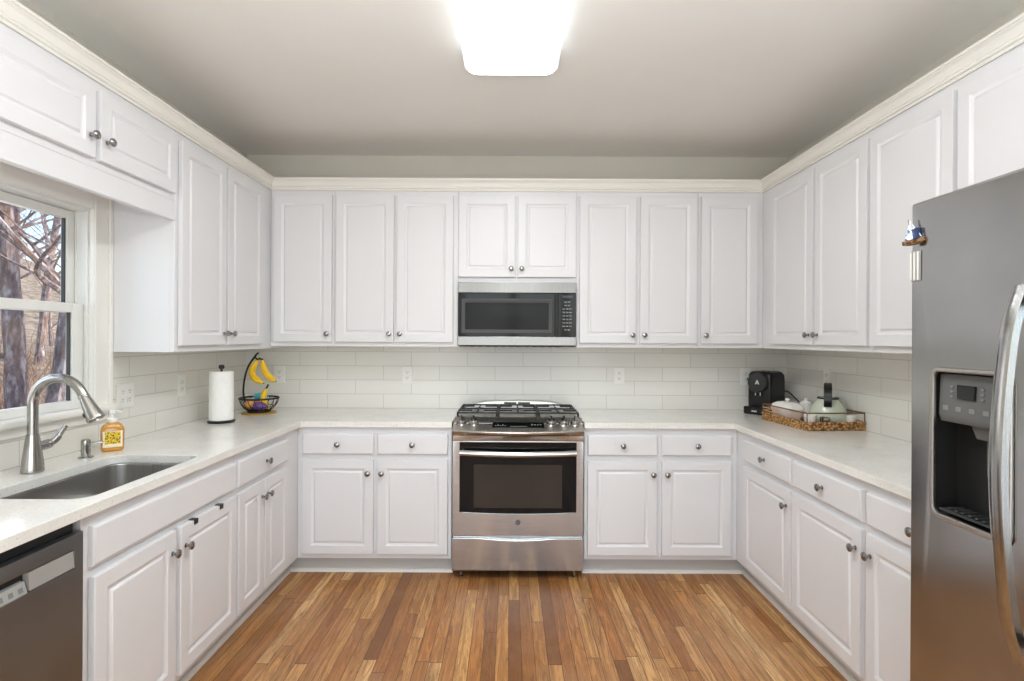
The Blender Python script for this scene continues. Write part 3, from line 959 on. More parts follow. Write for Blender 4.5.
# ------------------------------------------------------------------ microwave
mw = thing('microwave', 'stainless and black over-range microwave below a short cabinet', 'microwave', (0.0445, 3.425, 1.347))
W2 = 0.3755; H = 0.4085
b = BM(); box(b, -W2, W2, 0.03, 0.33, 0.012, H, 0.002, 1); obj('body', b, 'dgrey', mw)
b = BM(); box(b, -W2, W2, 0.0, 0.03, H - 0.066, H, 0.003); obj('vent_panel', b, 'steel_m', mw)
b = BM(); box(b, -W2, W2, 0.0, 0.03, 0.008, 0.064, 0.003); obj('bottom_trim', b, 'steel_m', mw)
b = BM(); box(b, -W2 + 0.01, W2 - 0.01, 0.01, 0.30, -0.0, 0.0115, 0.002)
for k in range(12):
    box(b, -0.30 + k * 0.05, -0.275 + k * 0.05, 0.05, 0.12, -0.002, 0.0005)
obj('underside_vent', b, 'blackmatte', mw)
dx1 = W2 - 0.116
b = BM(); box(b, -W2, dx1 - 0.001, 0.0, 0.03, 0.066, H - 0.068, 0.002); dmw = obj('door', b, 'blackglass', mw)
b = BM()
a0, a1, c0, c1 = -W2 + 0.022, dx1 - 0.035, 0.085, H - 0.105
for (i, y) in ((0, -0.0005),): pass
def frame_loops(x0_, x1_, z0_, z1_, pr):
    return [[(x0_ + i, y, z0_ + i), (x1_ - i, y, z0_ + i), (x1_ - i, y, z1_ - i), (x0_ + i, y, z1_ - i)] for i, y in pr]
rings(b, frame_loops(a0, a1, c0, c1, [(0, 0.0), (0.0, -0.003), (0.004, -0.0045), (0.020, -0.001), (0.024, -0.0005)]), cap0=False, cap1=False)
obj('window_frame', b, 'dgrey', dmw)
b = BM(); box(b, a0 + 0.024, a1 - 0.024, -0.0012, -0.0002, c0 + 0.024, c1 - 0.024); obj('window', b, 'mw_in', dmw)
b = BM(); box(b, dx1 + 0.001, W2, 0.0, 0.03, 0.066, H - 0.068, 0.002); cp = obj('control_panel', b, 'blackglass', mw)
b = BM(); cxm = (dx1 + W2) / 2
for rz_ in range(9):
    zz = 0.105 + rz_ * 0.022
    n = (2, 3, 3, 3, 3, 3, 3, 2, 2)[rz_]
    for k in range(n):
        x = cxm + (k - (n - 1) / 2) * 0.021
        box(b, x - 0.008, x + 0.008, -0.0008, 0.0004, zz, zz + 0.008)
obj('keypad', b, 'grey', cp)
b = BM(); box(b, cxm - 0.032, cxm + 0.032, -0.0008, 0.0004, H - 0.098, H - 0.082); obj('display', b, 'display', cp)
b = BM(); tube(b, [(dx1 - 0.016, -0.001, 0.072), (dx1 - 0.016, -0.004, 0.1), (dx1 - 0.016, -0.004, H - 0.1), (dx1 - 0.016, -0.001, H - 0.074)], 0.006, 10)
obj('handle', b, 'black', dmw)

# ------------------------------------------------------------------ range
RX0, RX1 = -0.330, 0.430; rc = (RX0 + RX1) / 2; rw = 0.379
rg = thing('range', 'stainless steel slide-in gas range between the base cabinets', 'range', (rc, 3.125, 0))
b = BM(); box(b, -rw, rw, 0.035, 0.615, 0.06, 0.905, 0.002, 1); obj('body', b, 'steel_v', rg)
# drawer
b = BM()
n = 24
front, top = [], []
loops = []
for i in range(n + 1):
    x = -rw + 2 * rw * i / n
    u = abs(x) / rw
    dip = 0.012 * max(0.0, 1 - (u / 0.55) ** 2) if u < 0.55 else 0.0
    zt = 0.243 - dip
    loops.append([(x, 0.034, 0.055), (x, 0.0, 0.055), (x, -0.003, 0.06), (x, -0.003, zt - 0.006), (x, -0.006, zt - 0.003), (x, -0.004, zt), (x, 0.006, zt), (x, 0.034, zt - 0.002)])
rings(b, loops)
obj('drawer', b, 'steel_v', rg)
# oven door: steel frame with glass
b = BM()
slab(b, [(-rw, 0.257), (rw, 0.257), (rw, 0.805), (-rw, 0.805)],
     [[(-0.338, 0.394)] + [(-0.338 + 0.676 * k / 10, 0.394 - 0.010 * (1 - (2 * k / 10 - 1) ** 2)) for k in range(1, 10)] + [(0.338, 0.394), (0.338, 0.797), (-0.338, 0.797)]], 0.034, 0.002, T(0, 0.034, 0) @ RX(R(90)))
od = obj('oven_door', b, 'steel_v', rg)
b = BM(); box(b, -0.3385, 0.3385, 0.004, 0.030, 0.380, 0.7975); gl = obj('glass_panel', b, 'blackglass', od)
b = BM(); box(b, -0.256, 0.256, 0.003, 0.004, 0.417, 0.668); obj('oven_window', b, 'oven_in', od)
b = BM()
tube(b, smooth_path([(-0.335, -0.040, 0.744), (-0.2, -0.048, 0.740), (0, -0.052, 0.737), (0.2, -0.048, 0.740), (0.335, -0.040, 0.744)], 8), 0.0165, 14, flat=0.75)
for x in (-0.315, 0.315):
    tube(b, [(x, -0.035, 0.745), (x, 0.006, 0.760)], 0.011, 10)
obj('handle', b, 'steel_v', od)
b = BM(); lathe(b, [(0.0, 0.0045), (0.012, 0.0045), (0.0145, 0.0035), (0.0150, 0.0)], 28, T(0.0, 0.0003, 0.335) @ RX(R(90)))
bd = obj('badge', b, 'dgrey', od)
b = BM()
lettering(b, 'GE', 0.015, 0.0006, T(0, -0.0044, 0.335) @ RX(R(90)))
ring_tube(b, 0.0125, 0.0005, 28, 5, T(0, -0.0040, 0.335) @ RX(R(90)))
obj('badge_monogram', b, 'lgrey', od)
# control fascia: curved steel nose below the sloping knob panel
b = BM()
loops = []
for i in range(n + 1):
    x = -rw + 2 * rw * i / n
    bow = 1 - (x / rw) ** 2
    f = -0.006 - 0.030 * bow
    loops.append([(x, 0.10, 0.806), (x, 0.0, 0.806), (x, -0.004, 0.812), (x, f * 0.5, 0.836), (x, f - 0.012, 0.856 - 0.006 * bow), (x, f - 0.016, 0.866 - 0.006 * bow),
                  (x, f - 0.010, 0.874 - 0.005 * bow), (x, 0.095, 0.928), (x, 0.12, 0.928)])
rings(b, loops)
cp = obj('control_panel', b, 'steel', rg)
sl = math.atan2(0.928 - 0.872, 0.095 + 0.028)
def on_slope(x, f):     # frame on the sloping panel: f from front (0) to back (1)
    bow = 1 - (x / rw) ** 2
    y0_, z0_ = -0.016 - 0.030 * bow, 0.874 - 0.005 * bow
    y, z = y0_ + (0.095 - y0_) * f, z0_ + (0.928 - z0_) * f
    return T(x, y, z) @ RX(math.atan2(0.928 - z0_, 0.095 - y0_))
b = BM(); box(b, -0.150, 0.150, -0.030, 0.030, -0.0008, 0.0012, 0.0005, 1, m=on_slope(0, 0.45)); dp = obj('display', b, 'blackglass', cp)
b = BM()
for k in range(5): box(b, -0.135 + k * 0.014, -0.127 + k * 0.014, -0.012, -0.004 + 0.008 * (k % 2), 0.0012, 0.0016, m=on_slope(0, 0.45))
for k in range(9): box(b, -0.045 + k * 0.011, -0.038 + k * 0.011, -0.022, -0.014, 0.0012, 0.0016, m=on_slope(0, 0.45))
for k in range(4): box(b, 0.075 + k * 0.017, 0.085 + k * 0.017, -0.004, 0.006, 0.0012, 0.0016, m=on_slope(0, 0.45))
obj('display_buttons', b, 'grey', cp)
for x in (-0.334, -0.260, 0.193, 0.268, 0.335):
    b = BM()
    m = on_slope(x, 0.52)
    lathe(b, [(0.030, -0.001), (0.030, 0.003), (0.026, 0.006), (0.0245, 0.024), (0.021, 0.028), (0, 0.0285)], 24, m)
    box(b, -0.0065, 0.0065, -0.023, 0.023, 0.025, 0.042, 0.002, 2, m=m)
    obj('knob', b, 'nickel', cp)
# cooktop
b = BM(); box(b, -rw, rw, 0.095, 0.618, 0.9055, 0.926, 0.004, 2); ck = obj('cooktop', b, 'steel', rg)
b = BM(); box(b, -rw + 0.02, rw - 0.02, 0.112, 0.54, 0.9262, 0.928, 0.0008, 1); obj('burner_tray', b, 'steel', ck)
for (x, y, r) in ((-0.245, 0.22, 0.045), (-0.245, 0.43, 0.036), (0.245, 0.22, 0.05), (0.245, 0.43, 0.036), (0.0, 0.325, 0.05)):
    b = BM()
    lathe(b, [(r + 0.012, 0.928), (r + 0.012, 0.932), (r, 0.935), (r, 0.939)], 24, T(x, y, 0)); bu = obj('burner', b, 'lgrey', ck)
    b = BM(); lathe(b, [(r - 0.006, 0.939), (r - 0.005, 0.9425), (r - 0.012, 0.9445), (0, 0.9445)], 24, T(x, y, 0)); obj('burner_cap', b, 'grey', ck)
for x in (-0.245, 0.0, 0.245):
    b = BM()
    w = 0.117
    for s in (-1, 1):
        box(b, x + s * w - 0.0045, x + s * w + 0.0045, 0.120, 0.535, 0.9465, 0.9555, 0.002)
    for y in (0.120, 0.325, 0.523):
        box(b, x - w, x + w, y, y + 0.009, 0.9465, 0.9555, 0.002)
    for y in (0.22, 0.43):
        box(b, x - w, x - 0.035, y - 0.005, y + 0.005, 0.949, 0.958, 0.002); box(b, x + 0.035, x + w, y - 0.005, y + 0.005, 0.949, 0.958, 0.002)
        box(b, x - 0.005, x + 0.005, y - 0.095, y - 0.03, 0.949, 0.958, 0.002); box(b, x - 0.005, x + 0.005, y + 0.03, y + 0.095, 0.949, 0.958, 0.002)
    for sx_ in (-1, 1):
        for y in (0.126, 0.529):
            box(b, x + sx_ * w - 0.006, x + sx_ * w + 0.006, y - 0.006, y + 0.006, 0.928, 0.9475, 0.001, 1)
    obj('grate', b, 'blackmatte', ck)
b = BM()     # arched rear vent trim
loops = []
for i in range(n + 1):
    x = -0.335 + 0.67 * i / n
    bow = max(0.0, 1 - abs(x / 0.335) ** 4)
    z = 0.938 + 0.036 * bow
    loops.append([(x, 0.548, 0.9262), (x, 0.552, z - 0.002), (x, 0.556, z), (x, 0.612, z + 0.003), (x, 0.617, z), (x, 0.617, 0.9262)])
rings(b, loops); rv = obj('rear_vent', b, 'steel', ck)
for x0_, x1_ in ((-0.15, -0.075), (-0.068, 0.0), (0.012, 0.08), (0.088, 0.15)):
    pass
b = BM()
for x0_, x1_ in ((-0.088, -0.006), (0.006, 0.088)): box(b, x0_, x1_, 0.5485, 0.5535, 0.9545, 0.9665)
obj('vent_slot', b, 'black', ck)
for x, y in ((-0.332, 0.05), (0.332, 0.05), (-0.332, 0.55), (0.332, 0.55)):
    b = BM(); lathe(b, [(0.012, 0.0005), (0.012, 0.006), (0.006, 0.008), (0.006, 0.058)], 12, T(x, y, 0))
    obj('foot', b, 'nickel', rg)
b = BM(); box(b, -rw + 0.02, rw - 0.02, 0.10, 0.115, 0.012, 0.0598); obj('kick_plate', b, 'black', rg)

# ------------------------------------------------------------------ dishwasher
dw = thing('dishwasher', 'stainless steel dishwasher under the worktop beside the sink cabinet', 'dishwasher', (XBL + 0.026, 0.945, 0), R(90))
b = BM(); box(b, 0.004, 0.598, 0.03, 0.55, 0.105, 0.868, 0.002, 1); obj('tub', b, 'black', dw)
b = BM()
slab(b, [(0.002, 0.115), (0.599, 0.115), (0.599, 0.842), (0.002, 0.842)], [[(0.03, 0.748), (0.568, 0.748), (0.568, 0.800), (0.03, 0.800)]], 0.028, 0.003, T(0, 0.029, 0) @ RX(R(90)))
dd = obj('door', b, 'steel_dw', dw)
b = BM()
box(b, 0.03, 0.568, 0.020, 0.0285, 0.748, 0.800); obj('pocket', b, 'black', dd)
b = BM()
rings(b, [[(x, 0.0, 0.751), (x, 0.004, 0.797), (x, 0.019, 0.799), (x, 0.019, 0.748)] for x in (0.425, 0.566)]); obj('handle', b, 'lgrey', dd)
b = BM()
rings(b, [[(x, 0.0, 0.749), (x, 0.008, 0.778), (x, 0.019, 0.780), (x, 0.019, 0.748)] for x in (0.032, 0.418)]); cs = obj('control_strip', b, 'lgrey', dd)
b = BM()
for k in range(14):
    x = 0.045 + k * 0.027
    rings(b, [[(x, 0.0012 + 0.0, 0.756), (x, 0.0042, 0.768), (x + 0.012, 0.0042, 0.768), (x + 0.012, 0.0012, 0.756)], [(x, 0.0007, 0.756), (x, 0.0037, 0.768), (x + 0.012, 0.0037, 0.768), (x + 0.012, 0.0007, 0.756)]])
obj('button_print', b, 'grey', cs)
b = BM(); box(b, 0.004, 0.598, 0.085, 0.10, 0.002, 0.104); obj('toe_panel', b, 'black', dw)
ep = box(BM(), XL + 0.002, XBL, 0.921, 0.943, 0.001, 0.876, 0.001, 1)
tag(obj('end_panel', ep, 'white'), 'white cabinet end panel closing off the dishwasher', 'panel')

# ------------------------------------------------------------------ refrigerator
FX = 1.08; FT = 1.765; FY0, FY1 = 0.545, 1.457
fr = thing('refrigerator', 'stainless steel side-by-side refrigerator with water dispenser', 'refrigerator', (FX, FY1, 0), R(-90))
# local: x = FY1 - Y (0..0.912), y = X - FX (0..), z
FW = FY1 - FY0
b = BM(); box(b, 0.003, FW - 0.003, 0.075, XR - FX - 0.012, 0.03, FT - 0.012, 0.004); obj('body', b, 'dgrey', fr)
b = BM()
DX0, DX1, DZ0, DZ1 = 0.080, 0.298, 0.955, 1.325
hole = rrect(DX0, DX1, DZ0, DZ1, 0.022, 5)
slab(b, rrect(0.0, 0.398, 0.09, FT, 0.008, 4), [hole], 0.07, 0.008, T(0, 0.07, 0) @ RX(R(90)))
fd = obj('freezer_door', b, 'steel_f', fr)
b = BM(); slab(b, rrect(0.404, FW, 0.09, FT, 0.008, 4), (), 0.07, 0.008, T(0, 0.07, 0) @ RX(R(90)))
rd = obj('fridge_door', b, 'steel_f', fr)
# dispenser surround, cavity, panel
ds = fd
b = BM()
o2 = rrect(DX0 - 0.004, DX1 + 0.004, DZ0 - 0.004, DZ1 + 0.004, 0.025, 5)
i2 = rrect(DX0 + 0.009, DX1 - 0.009, DZ0 + 0.012, DZ1 - 0.006, 0.016, 5)
slab(b, o2, [i2], 0.010, 0.003, T(0, 0.002, 0) @ RX(R(90)))
obj('dispenser_frame', b, 'steel', fd)
b = BM()
cav = lambda e, y: [(p[0], y, p[1]) for p in rrect(DX0 + e, DX1 - e, DZ0 + e, DZ1 - e, max(0.004, 0.02 - e), 4)]
rings(b, [cav(0.001, 0.003), cav(0.001, 0.060), cav(0.030, 0.0685)], cap0=False)
obj('dispenser_cavity', b, 'cavity', fd)
b = BM()
rings(b, [[(x, 0.012, 1.196), (x, 0.006, 1.214), (x, 0.010, 1.314), (x, 0.05, 1.314), (x, 0.05, 1.196)] for x in (DX0 + 0.011, DX1 - 0.011)])
pn = obj('dispenser_panel', b, 'pgrey', fd)
b = BM(); box(b, 0.148, 0.198, 0.003, 0.011, 1.256, 1.290, 0.001, 1); obj('display', b, 'display', fd)
for k in range(5):
    b = BM(); box(b, 0.104 + k * 0.038, 0.120 + k * 0.038, 0.0052, 0.010, 1.225, 1.236, 0.0005, 1); obj('button', b, 'bgrey', fd)
for k, x in enumerate((0.126, 0.212)):
    for z in (1.258, 1.270, 1.282):
        b = BM(); box(b, x, x + 0.008, 0.0055, 0.010, z, z + 0.004); obj('indicator', b, 'bgrey', fd)
b = BM()
rings(b, [[(0.168, 0.02, 1.200), (0.232, 0.02, 1.200), (0.232, 0.055, 1.200), (0.168, 0.055, 1.200)], [(0.180, 0.025, 1.165), (0.220, 0.025, 1.165), (0.220, 0.055, 1.165), (0.180, 0.055, 1.165)]])
box(b, 0.182, 0.218, 0.046, 0.052, 1.075, 1.170, 0.003)
obj('dispenser_paddle', b, 'pgrey', fd)
b = BM()
box(b, DX0 + 0.014, DX1 - 0.014, 0.004, 0.058, 0.972, 0.978, 0.001, 1)
for k in range(8):
    x = DX0 + 0.030 + k * 0.020
    box(b, x, x + 0.010, 0.010, 0.052, 0.978, 0.983, 0.002, 1)
obj('drip_grille', b, 'dgrey', fd)
def fridge_handle(parent, x, s):
    b = BM()
    pts = smooth_path([(x, -0.028, 0.735), (x, -0.060, 0.86), (x, -0.080, 1.125), (x, -0.062, 1.39), (x, -0.030, 1.512)], 8)
    loops = []
    for i, p in enumerate(pts):
        loops.append([(p.x + u, p.y + v, p.z) for u, v in ((-0.017, 0.006), (-0.015, -0.007), (-0.007, -0.012), (0.007, -0.012), (0.015, -0.007), (0.017, 0.006), (0.010, 0.010), (-0.010, 0.010))])
    rings(b, loops)
    obj('handle', b, 'steel_f', parent)
    for z in (0.752, 1.494):
        b = BM(); box(b, x - 0.012, x + 0.012, -0.034, 0.001, z - 0.016, z + 0.016, 0.003)
        obj('handle_mount', b, 'black', parent)
fridge_handle(fd, 0.352, 1)
fridge_handle(rd, 0.450, 1)
b = BM(); box(b, 0.01, FW - 0.01, 0.06, 0.09, 0.005, 0.082); obj('base_grille', b, 'black', fr)
# magnets on the freezer door
mg = thing('fridge_magnet', 'little blue and white sailboat magnet on the freezer door edge', 'magnet', (FX - 0.0005, 1.434, 1.650))
mg.scale = (0.82, 0.82, 0.82); mg.rotation_euler = (R(-11), 0, 0)
b = BM()
loops = []
for t_ in range(9):
    u = -0.034 + 0.068 * t_ / 8
    w = 0.013 * math.sqrt(max(0.02, 1 - (u / 0.0345) ** 2))
    lift = 0.006 * (u / 0.034) ** 2
    loops.append([(-0.016 - w, u, 0.012 + lift), (-0.016 + w, u, 0.012 + lift), (-0.016 + w * 0.6, u, 0.0 + lift), (-0.016 - w * 0.6, u, 0.0 + lift)])
rings(b, loops, m=RZ(R(32))); hu = obj('hull', b, 'hull', mg)
b = BM(); tube(b, [(-0.016, 0, 0.012), (-0.016, 0, 0.088)], 0.0013, 6); obj('mast', b, 'hull', mg)
b = BM()
for sgn, hgt, wd in ((1, 0.084, 0.026), (-1, 0.07, 0.024)):
    rings(b, [[(-0.018, sgn * 0.002, 0.018), (-0.018, sgn * wd, 0.018), (-0.018, sgn * 0.002, hgt)], [(-0.0145, sgn * 0.002, 0.018), (-0.0145, sgn * wd, 0.018), (-0.0145, sgn * 0.002, hgt)]], m=RZ(R(32)))
obj('sail', b, 'sail', mg)
b = BM(); box(b, -0.014, 0.0, -0.024, 0.016, 0.016, 0.052, 0.002); obj('magnet_block', b, 'navy', mg)
cl = thing('magnetic_clip', 'small white ribbed magnetic clip under the sailboat magnet', 'clip', (FX - 0.0005, 1.436, 1.555))
b = BM(); box(b, -0.003, 0.0, -0.017, 0.016, 0.0, 0.080, 0.001); obj('back', b, 'lgrey', cl)
b = BM()
for k in range(3): box(b, -0.007, -0.003, -0.015 + k * 0.0125, -0.010 + k * 0.0125, 0.002, 0.078, 0.0012)
obj('rib', b, 'plastic', cl)

# ------------------------------------------------------------------ coffee machine
cm = thing('coffee_machine', 'black capsule coffee machine in the worktop corner beside the tray', 'coffee machine', (1.697, 3.598, CT1), R(-53))
# local: front -y, width 0.15
b = BM()
def rx(hx_, y0_, y1_, r, z): return [(p[0], p[1], z) for p in rrect(-hx_, hx_, y0_, y1_, r, 4)]
rings(b, [rx(0.079, -0.07, 0.122, 0.02, 0.002), rx(0.081, -0.07, 0.125, 0.02, 0.01), rx(0.081, -0.072, 0.125, 0.02, 0.22), rx(0.079, -0.07, 0.120, 0.02, 0.255), rx(0.070, -0.06, 0.105, 0.02, 0.273), rx(0.055, -0.05, 0.085, 0.02, 0.279)])
obj('body', b, 'black', cm)
b = BM()   # round brew head in front
lathe(b, [(0.066, 0.0), (0.068, 0.008), (0.066, 0.018), (0.060, 0.024), (0, 0.026)], 36, T(-0.004, -0.068, 0.207) @ RX(R(90)))
hd = obj('brew_head', b, 'dgrey', cm)
b = BM()
rings(b, [[(-0.015, -0.0950, 0.196), (-0.005, -0.0950, 0.196), (0.0, -0.0950, 0.206), (0.005, -0.0950, 0.196), (0.015, -0.0950, 0.196), (0.003, -0.0950, 0.224), (-0.003, -0.0950, 0.224)],
          [(-0.015, -0.0935, 0.196), (-0.005, -0.0935, 0.196), (0.0, -0.0935, 0.206), (0.005, -0.0935, 0.196), (0.015, -0.0935, 0.196), (0.003, -0.0935, 0.224), (-0.003, -0.0935, 0.224)]])
obj('emblem', b, 'print_', hd)
b = BM()
for x in (-0.016, 0.016): lathe(b, [(0.006, 0), (0.006, 0.018), (0.004, 0.02), (0.0, 0.02)], 12, T(x, -0.082, 0.122))
obj('coffee_spout', b, 'nickel', cm)
b = BM()
rings(b, [rx(0.076, -0.130, -0.073, 0.018, 0.001), rx(0.078, -0.133, -0.073, 0.018, 0.006), rx(0.078, -0.133, -0.073, 0.018, 0.044), rx(0.075, -0.130, -0.073, 0.018, 0.048)])
dt = obj('drip_tray', b, 'black', cm)
b = BM(); box(b, -0.016, 0.020, -0.1338, -0.1328, 0.018, 0.027); obj('tray_plate', b, 'print_', dt)
b = BM()
for k in range(7): box(b, 0.0808, 0.0825, -0.045 + k * 0.022, -0.038 + k * 0.022, 0.03, 0.235, 0.0006, 1)
obj('water_tank_rib', b, 'dgrey', cm)
b = BM(); lathe(b, [(0.008, 0), (0.010, 0.004), (0.010, 0.012), (0, 0.014)], 14, T(-0.079, -0.045, 0.222) @ RY(R(-90))); obj('lever_knob', b, 'black', cm)
b = BM()
tube(b, smooth_path([(1.835, 3.645, 1.035), (1.862, 3.64, 1.055), (1.885, 3.60, 1.03), (1.905, 3.50, 0.965), (1.905, 3.42, 0.920), (1.905, 3.30, 0.917)], 8), 0.0042, 8)
tag(obj('power_cord', b, 'black'), 'black power cord looping out from behind the coffee machine', 'cord')

# ------------------------------------------------------------------ woven tray and its contents
ta = R(4.5)
tr = thing('serving_tray', 'rectangular woven seagrass tray with brown rail on the worktop', 'tray', (1.738, 3.118, CT1), ta)
hx, hy = 0.163, 0.215
b = BM(); box(b, -hx + 0.006, hx - 0.006, -hy + 0.006, hy - 0.006, 0.003, 0.011, 0.002); obj('tray_base', b, 'weave', tr)
b = BM()
nb = 0
for (ax, p0, p1, fixed) in (('x', -hx, hx, -hy), ('x', -hx, hx, hy), ('y', -hy, hy, -hx), ('y', -hy, hy, hx)):
    for row in range(3):
        z = 0.010 + row * 0.0145
        cnt = int((p1 - p0) / 0.020)
        pts = []
        for k in range(cnt * 4 + 1):
            s = p0 + (p1 - p0) * k / (cnt * 4)
            w = 0.0035 * sin(k * pi / 2 + row * pi)
            zz = z + 0.0015 * cos(k * pi / 2)
            pts.append((s, fixed + w, zz) if ax == 'x' else (fixed + w, s, zz))
        tube(b, pts, 0.0088, 8)
obj('woven_side', b, 'weave', tr)
b = BM()
zr = 0.094
cor = [(-hx, -hy), (hx, -hy), (hx, hy), (-hx, hy)]
for (p, q2) in zip(cor, cor[1:] + cor[:1]):
    tube(b, [(p[0], p[1], zr), (q2[0], q2[1], zr)], 0.0036, 8)
    for fr_ in (0,):
        x, y = p[0] + (q2[0] - p[0]) * fr_, p[1] + (q2[1] - p[1]) * fr_
        if fr_ == 0 or True:
            tube(b, [(x, y, 0.045), (x, y, zr)], 0.0030, 6)
obj('rail', b, 'rail', tr)
b = BM()
for z in (0.058, 0.074):
    tube(b, [(-hx, hy * 0.30, z), (-hx, hy, z)], 0.0026, 6); tube(b, [(-hx, hy, z), (hx, hy, z)], 0.0026, 6)
obj('cane_rail', b, 'palewood', tr)
def on_tray(x, y, z=0.0115):
    v = Matrix.Rotation(ta, 3, 'Z') @ Vector((x, y, 0))
    return (1.738 + v.x, 3.118 + v.y, CT1 + z)
# sage kettle
kt = thing('kettle', 'sage green kettle with upright black handle on the woven tray', 'kettle', on_tray(0.056, -0.068), R(-30))
b = BM()
lathe(b, [(0.080, 0.0), (0.094, 0.006), (0.099, 0.024), (0.098, 0.050), (0.090, 0.085), (0.074, 0.118), (0.056, 0.140), (0.049, 0.145), (0.047, 0.147)], 40)
obj('body', b, 'sage', kt)
b = BM()
lathe(b, [(0.048, 0.1455), (0.048, 0.149), (0.036, 0.154), (0.012, 0.157), (0, 0.157)], 32)
ld = obj('lid', b, 'sage', kt)
b = BM(); ring_tube(b, 0.0505, 0.0045, 36, 8, T(0, 0, 0.149)); lathe(b, [(0.006, 0.156), (0.006, 0.162), (0.012, 0.165), (0.012, 0.172), (0, 0.175)], 16); obj('lid_rim', b, 'black', ld)
b = BM()
pts = smooth_path([(0, -0.080, 0.108), (0, -0.090, 0.140), (0, -0.084, 0.185), (0, -0.055, 0.218), (0, 0, 0.228), (0, 0.055, 0.218), (0, 0.084, 0.185), (0, 0.090, 0.140), (0, 0.080, 0.108)], 6)
b = BM()
rings(b, [[(p.x + u, p.y + v * (0.35 + 0.65 * abs(p.y) / 0.09), p.z + v * (1 - abs(p.y) / 0.1)) for u, v in ((-0.020, 0.0), (-0.018, 0.006), (0.018, 0.006), (0.020, 0.0), (0.018, -0.006), (-0.018, -0.006))] for p in pts])
obj('handle', b, 'black', kt)
b = BM()
tube(b, [(0.075, 0, 0.045), (0.110, 0, 0.075), (0.120, 0, 0.090)], [0.018, 0.012, 0.010], 14)
obj('spout', b, 'sage', kt).rotation_euler = (0, 0, R(118))
# lidded white dish
wd = thing('butter_dish', 'white lidded ceramic dish on the woven tray beside the kettle', 'dish', on_tray(-0.085, 0.090), ta)
wd.scale = (0.84, 0.86, 1.0)
def ro(hx_, hy_, r, z): return [(p[0], p[1], z) for p in rrect(-hx_, hx_, -hy_, hy_, r, 5)]
b = BM(); rings(b, [ro(0.050, 0.080, 0.03, 0.0), ro(0.062, 0.098, 0.035, 0.030), ro(0.074, 0.112, 0.04, 0.068), ro(0.074, 0.112, 0.04, 0.073), ro(0.068, 0.106, 0.038, 0.073)]); obj('dish', b, 'pink', wd)
b = BM(); rings(b, [ro(0.072, 0.110, 0.04, 0.0735), ro(0.073, 0.111, 0.04, 0.078), ro(0.066, 0.102, 0.04, 0.094), ro(0.048, 0.078, 0.04, 0.107), ro(0.02, 0.035, 0.018, 0.112)])
ld = obj('lid', b, 'ceramic', wd)
b = BM(); lathe(b, [(0.008, 0.110), (0.007, 0.116), (0.015, 0.121), (0.015, 0.128), (0, 0.133)], 18); obj('lid_knob', b, 'ceramic', ld)
jr = thing('sugar_jar', 'white lidded ceramic jar at the far end of the tray', 'jar', on_tray(0.062, 0.140), 0)
b = BM(); lathe(b, [(0.030, 0.0), (0.040, 0.008), (0.043, 0.055), (0.038, 0.088), (0.032, 0.093)], 28); obj('jar', b, 'ceramic', jr)
b = BM(); lathe(b, [(0.036, 0.0935), (0.036, 0.097), (0.022, 0.107), (0.008, 0.111), (0.012, 0.121), (0, 0.125)], 28); obj('lid', b, 'ceramic', jr)
for (x, y, rr_, hh, lab, mt) in ((-0.095, -0.140, 0.033, 0.066, 'white ceramic cup on the tray corner facing the room', 'ceramic'),
                                 (-0.035, -0.176, 0.026, 0.056, 'small shiny metal cup at the front rail of the tray', 'nickel'),
                                 (0.120, -0.170, 0.025, 0.062, 'small white cup on the tray between kettle and tiled wall', 'ceramic')):
    b = BM(); lathe(b, [(rr_ * 0.7, 0.0), (rr_ * 0.85, 0.004), (rr_, hh), (rr_ - 0.002, hh + 0.001), (rr_ - 0.004, hh - 0.002), (rr_ * 0.75, 0.006), (0, 0.006)], 28, T(*on_tray(x, y)))
    tag(obj('cup', b, mt), lab, 'cup')

# ------------------------------------------------------------------ ceiling light
lt = thing('ceiling_light', 'rectangular white fluorescent ceiling light with frosted cover', 'ceiling light', (0.0, 1.79, ZC))
b = BM(); box(b, -0.17, 0.17, -0.58, 0.58, -0.030, -0.0005, 0.004); obj('housing', b, 'plastic', lt)
b = BM()
def ll(e, r, z): return [(p[0], p[1], z) for p in rrect(-0.205 - e, 0.205 + e, -0.610 - e, 0.610 + e, r, 7)]
rings(b, [ll(-0.012, 0.05, -0.012), ll(0.0, 0.055, -0.022), ll(0.003, 0.055, -0.06), ll(-0.003, 0.055, -0.095), ll(-0.012, 0.05, -0.106), ll(-0.0195, 0.045, -0.1092)], cap0=False, cap1=False)
obj('diffuser_side', b, 'lampside', lt)
b = BM()
rings(b, [ll(-0.020, 0.045, -0.1095), ll(-0.035, 0.04, -0.1115), ll(-0.07, 0.03, -0.112)], cap0=False)
obj('diffuser', b, 'lampshade', lt)

